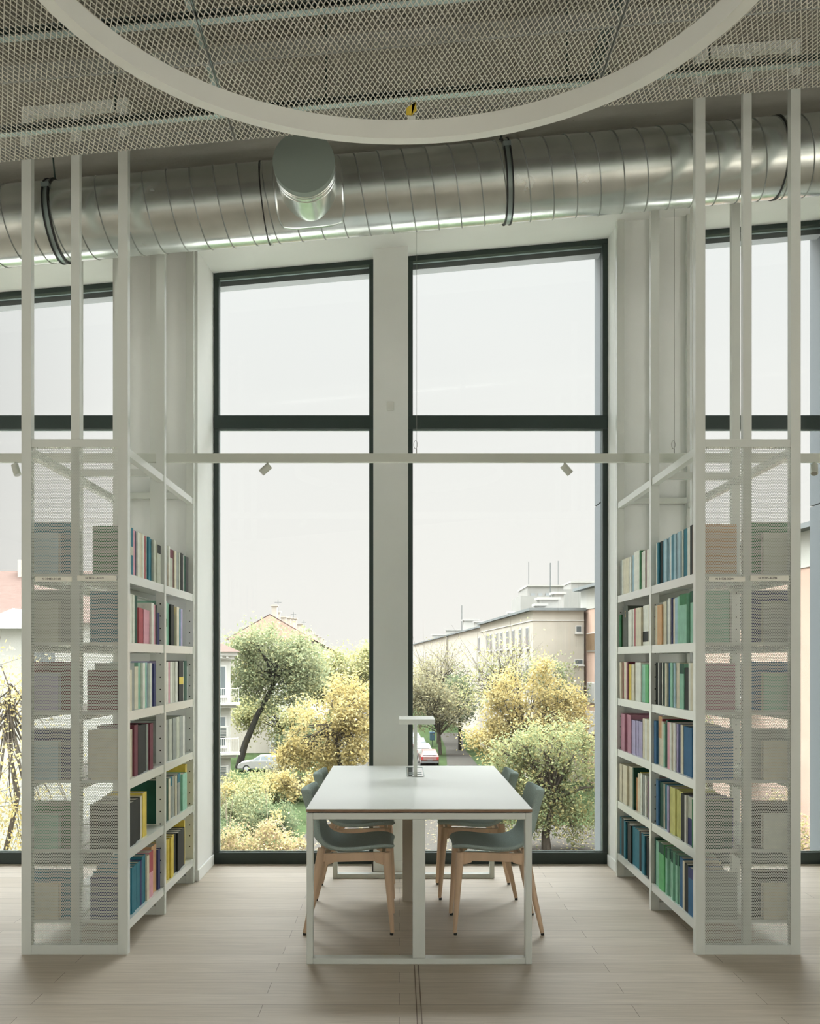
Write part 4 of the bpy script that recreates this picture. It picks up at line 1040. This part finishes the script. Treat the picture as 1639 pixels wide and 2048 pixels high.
# right pane
tree('tree', 'brown-green street tree with straight trunk beside the path', [(4.25, 104, G), (4.2, 104, -6.8), (4.15, 104, -5.8)], .2,
     [(3.6, 104, -3.6, 2.2, 2, 2.2), (5.4, 104, -3.2, 2.0, 2, 2.2), (2.6, 104, -1.0, 1.8, 1.6, 1.8), (1.8, 104, -4.0, 1.2, 1, 1.5)], 5200, .22, L_OLIVE, BARK, .5, 50, twig=.9, clusters=90)
tree('tree', 'dark leafy tree between the street tree and the yellow tree', [(6.6, 109, G), (6.6, 109, -5), (6.5, 109, -3)], .2, [(6.4, 109, -3.0, 1.6, 1.5, 2.8)], 3000, .22, L_DARK, BARKD, .5, 20, clusters=46)
tree('tree', 'nearly bare twiggy tree in front of the apartment block, left half', [(4.6, 118, G), (4.7, 118, -4), (4.9, 118, -1)], .22,
     [(3.2, 118, -.6, 2.4, 2, 2.6), (5.6, 118, .2, 2.8, 1.8, 3.0), (1.4, 118, -2.4, 1.4, 1.4, 2.4)], 2600, .2, L_OLIVE, BARK, .8, 90, twig=1.6, clusters=100)
tree('tree', 'nearly bare tree with fine arching branches before the beige wall', [(8.0, 78.4, G), (8.1, 78.4, -3.5), (8.2, 78.4, -.6)], .16,
     [(8.3, 78.4, .45, 3.0, 1.2, 2.2), (6.4, 78.4, -.9, 1.4, 1.0, 1.5)], 1500, .18, L_YG, BARK, .8, 70, twig=1.3, clusters=70)
tree('tree', 'small pale green tree against the beige gable wall', [(12.2, 78, G), (12.2, 78, -3), (12.1, 78, -.6)], .14, [(12.0, 78, .1, 1.6, 1.2, 1.5), (12.9, 78, -1.2, 1.6, 1.2, 1.3)], 1900, .18, L_GREEN, BARK, .45, 16, clusters=36)
tree('tree', 'tall yellow autumn tree with pointed tops at the centre of the right pane', [(8.6, 70, G), (8.6, 70, -5.6), (8.7, 70, -3)], .2,
     [(7.6, 70, -.9, 1.3, 1.2, 2.0), (10.2, 70, -.4, 1.1, 1.1, 2.0), (12.0, 70, -1.3, 1.0, 1, 1.6), (8.6, 70, -3.4, 2.7, 1.6, 2.0), (6.6, 70, -4.3, 2.0, 1.3, 1.5), (11.4, 70, -3.0, 2.1, 1.5, 1.9), (6.9, 70, -2.4, 1.0, 1, 1.3)], 9500, .19, L_YEL, BARK, .34, 70, twig=.5, clusters=160)
tree('tree', 'broad green and gold tree with forked trunk at the right of the pane', [(7.65, 52, G), (7.6, 52, -7.6), (7.9, 52, -6.4), (8.0, 52, -5.2)], .26,
     [(8.0, 52, -3.2, 2.6, 1.8, 1.6), (7.0, 52, -5.0, 2.0, 1.6, 1.5), (9.2, 52, -4.8, 1.6, 1.5, 1.9), (6.0, 52, -3.6, 1.2, 1.1, 1.2), (9.4, 52, -7.0, 1.0, 1, .9), (6.3, 52, -6.6, 1.2, 1, .9), (7.8, 52, -6.5, 1.7, 1.2, .8)], 10500, .15, L_GY, BARK, .33, 60, twig=.4, clusters=170)
tree('tree', 'second thin grey-barked tree left of the forked trunk', [(5.45, 52.5, G), (5.4, 52.5, -7.0), (5.4, 52.5, -5.8)], .12, [(5.3, 52.5, -5.2, 1.2, 1, 1.2)], 1500, .15, L_GY, BARKD, .3, 14, clusters=30)
tree('tree', 'gnarled half-bare tree with sparse yellow leaves in the left window', [(-14.6, 36, G), (-14.2, 36, -5.6), (-13.7, 36, -3.4), (-14.1, 36, -1.4), (-14.0, 36, .6)], .11,
     [(-14.2, 36, -2.4, 2.4, 1.2, 4.2), (-13.6, 36, -5.6, 2.6, 1.2, 2.0)], 3200, .12, L_YEL, BARK, .45, 46, twig=.7, clusters=120)
tree('tree', 'green tree seen through the left bookcase panel', [(-11.2, 60, G), (-11.2, 60, -5), (-11.2, 60, -3)], .2, [(-17.0, 60, -2.0, 4.2, 2, 3.4), (-17.5, 60, -5.6, 4.0, 2, 2.2)], 3000, .24, L_YG, BARK, .6, 20, clusters=60)
tree('tree', 'gold-leaved tree at the foot of the pink building, right window', [(16.2, 41, G), (16.2, 41, -7), (16.2, 41, -6)], .12, [(16.0, 41, -5.8, 2.0, 1.2, 1.6), (14.6, 41, -6.6, 1.6, 1, 1.4)], 2600, .13, L_RUST, BARK, .35, 20, clusters=44)
tree('tree', 'tall green tree in the gap behind the right bookcase', [(14.6, 47, G), (14.6, 47, -5), (14.6, 47, -3)], .2, [(13.9, 47, -3.4, 1.9, 1.4, 2.6)], 2600, .18, L_GY, BARK, .4, 20, clusters=44)
# shrubs and hedge, lower left
def shrub(label, lobes, n, size, lm, spread=.3, cl=40):
    c = lobes[0]
    return tree('shrub', label, [(c[0], c[1], G), (c[0], c[1], G+.5), (c[0], c[1], G+.9)], .03, lobes, n, size, lm, BARK, spread, 14, group='shrubs below the window', clusters=cl, shell=.3)
shrub('gold and rust leaved shrub filling the bottom left of the pane', [(-7.2, 50, G+.75, 2.0, 1.2, .8), (-5.7, 50, G+.5, 1.0, 1, .5), (-8.6, 50, G+.5, .8, .8, .5), (-6.5, 50, G+1.35, .7, .6, .45)], 4200, .12, L_RUST, .2, 90)
shrub('dark clipped hedge bush beside the grey path', [(-6.4, 56, G+1.0, .9, .9, 1.0), (-7.2, 56, G+.9, .9, .8, .9)], 3600, .11, L_DARK, .2, 70)
shrub('grey-green shrub left of the hedge bush', [(-8.6, 57, G+1.2, 1.1, 1, 1.3), (-9.6, 57, G+.9, .9, .8, 1.0)], 2600, .13, L_GREEN, .26, 50)
shrub('tall green shrub beside the corner of the white house', [(-10.3, 63, G+1.5, .9, .8, 1.3), (-9.5, 64, G+1.3, 1.0, .9, 1.2)], 2800, .15, L_YG, .3, 60)
shrub('bushy green thicket below the white hatchback', [(-8.6, 70, G+.85, 1.8, 1, .75), (-6.6, 70, G+.8, 1.6, 1, .7), (-10.2, 72, G+.8, 1.2, 1, .8)], 4200, .17, L_GY, .36, 80)
shrub('brownish half-bare shrub in front of the hatchback', [(-9.4, 80, G+.9, 1.0, .7, .7)], 700, .17, L_OLIVE, .34, 30)
shrub('low grey-green shrub at the brick plinth of the white house', [(-9.9, 52, G+.7, .9, .8, .8), (-8.9, 53, G+.5, .8, .8, .6)], 1500, .12, L_DARK, .22, 36)
shrub('low golden hedge along the near side of the street', [(2.6, 74, G+.5, 1.6, .8, .7), (5.4, 76, G+.6, 1.5, .8, .8), (8.0, 80, G+.7, 1.4, .8, .9)], 2200, .16, L_YG, .3, 60)
def sapling(label, x, y, h_, n_=4):
    r = thing('sapling', label, 'sapling', (x, y, G), 0, 'thin saplings')
    s_ = MB(); tips = []
    for i in range(n_):
        a_ = TR.uniform(-.6, .6); p1 = (a_*.4, TR.uniform(-.2, .2), h_*.55); p2 = (a_, 0, h_*TR.uniform(.85, 1.05)); s_.tube([(0, 0, 0), p1, p2], [.03, .02, .01], 5); tips.append((Vector(p2), 1))
    s_.build('stems', ext('pale_stem', (205, 190, 165), .3), r)
    l_ = MB(); leaves(l_, 60*n_, tips, .2, .16); l_.build('foliage', L_YEL, r)
sapling('cluster of thin pale saplings with yellow tips near the white house', -9.4, 55, 3.1, 4)
sapling('single thin pale sapling with yellow-green tip above the shrubs', -7.1, 54, 3.4, 1)
sapling('thin pale sapling beside the hedge bush', -5.9, 53, 1.7, 2)
# fallen leaves on the pavement
m = MB()
for _ in range(1800):
    x, y = TR.uniform(-6, 12), TR.uniform(45, 64); a_ = TR.uniform(0, PI); l = TR.uniform(.05, .11)
    m.add([(x-l*math.cos(a_), y-l*math.sin(a_), G+.03), (x+l*.5*math.sin(a_), y-l*.5*math.cos(a_), G+.03), (x+l*math.cos(a_), y+l*math.sin(a_), G+.035), (x-l*.5*math.sin(a_), y+l*.5*math.cos(a_), G+.03)], [(0, 1, 2, 3)])
tag(m.build('fallen_leaves', L_RUST), 'fallen leaves scattered on the grey pavement below the windows', 'leaves', kind='stuff')
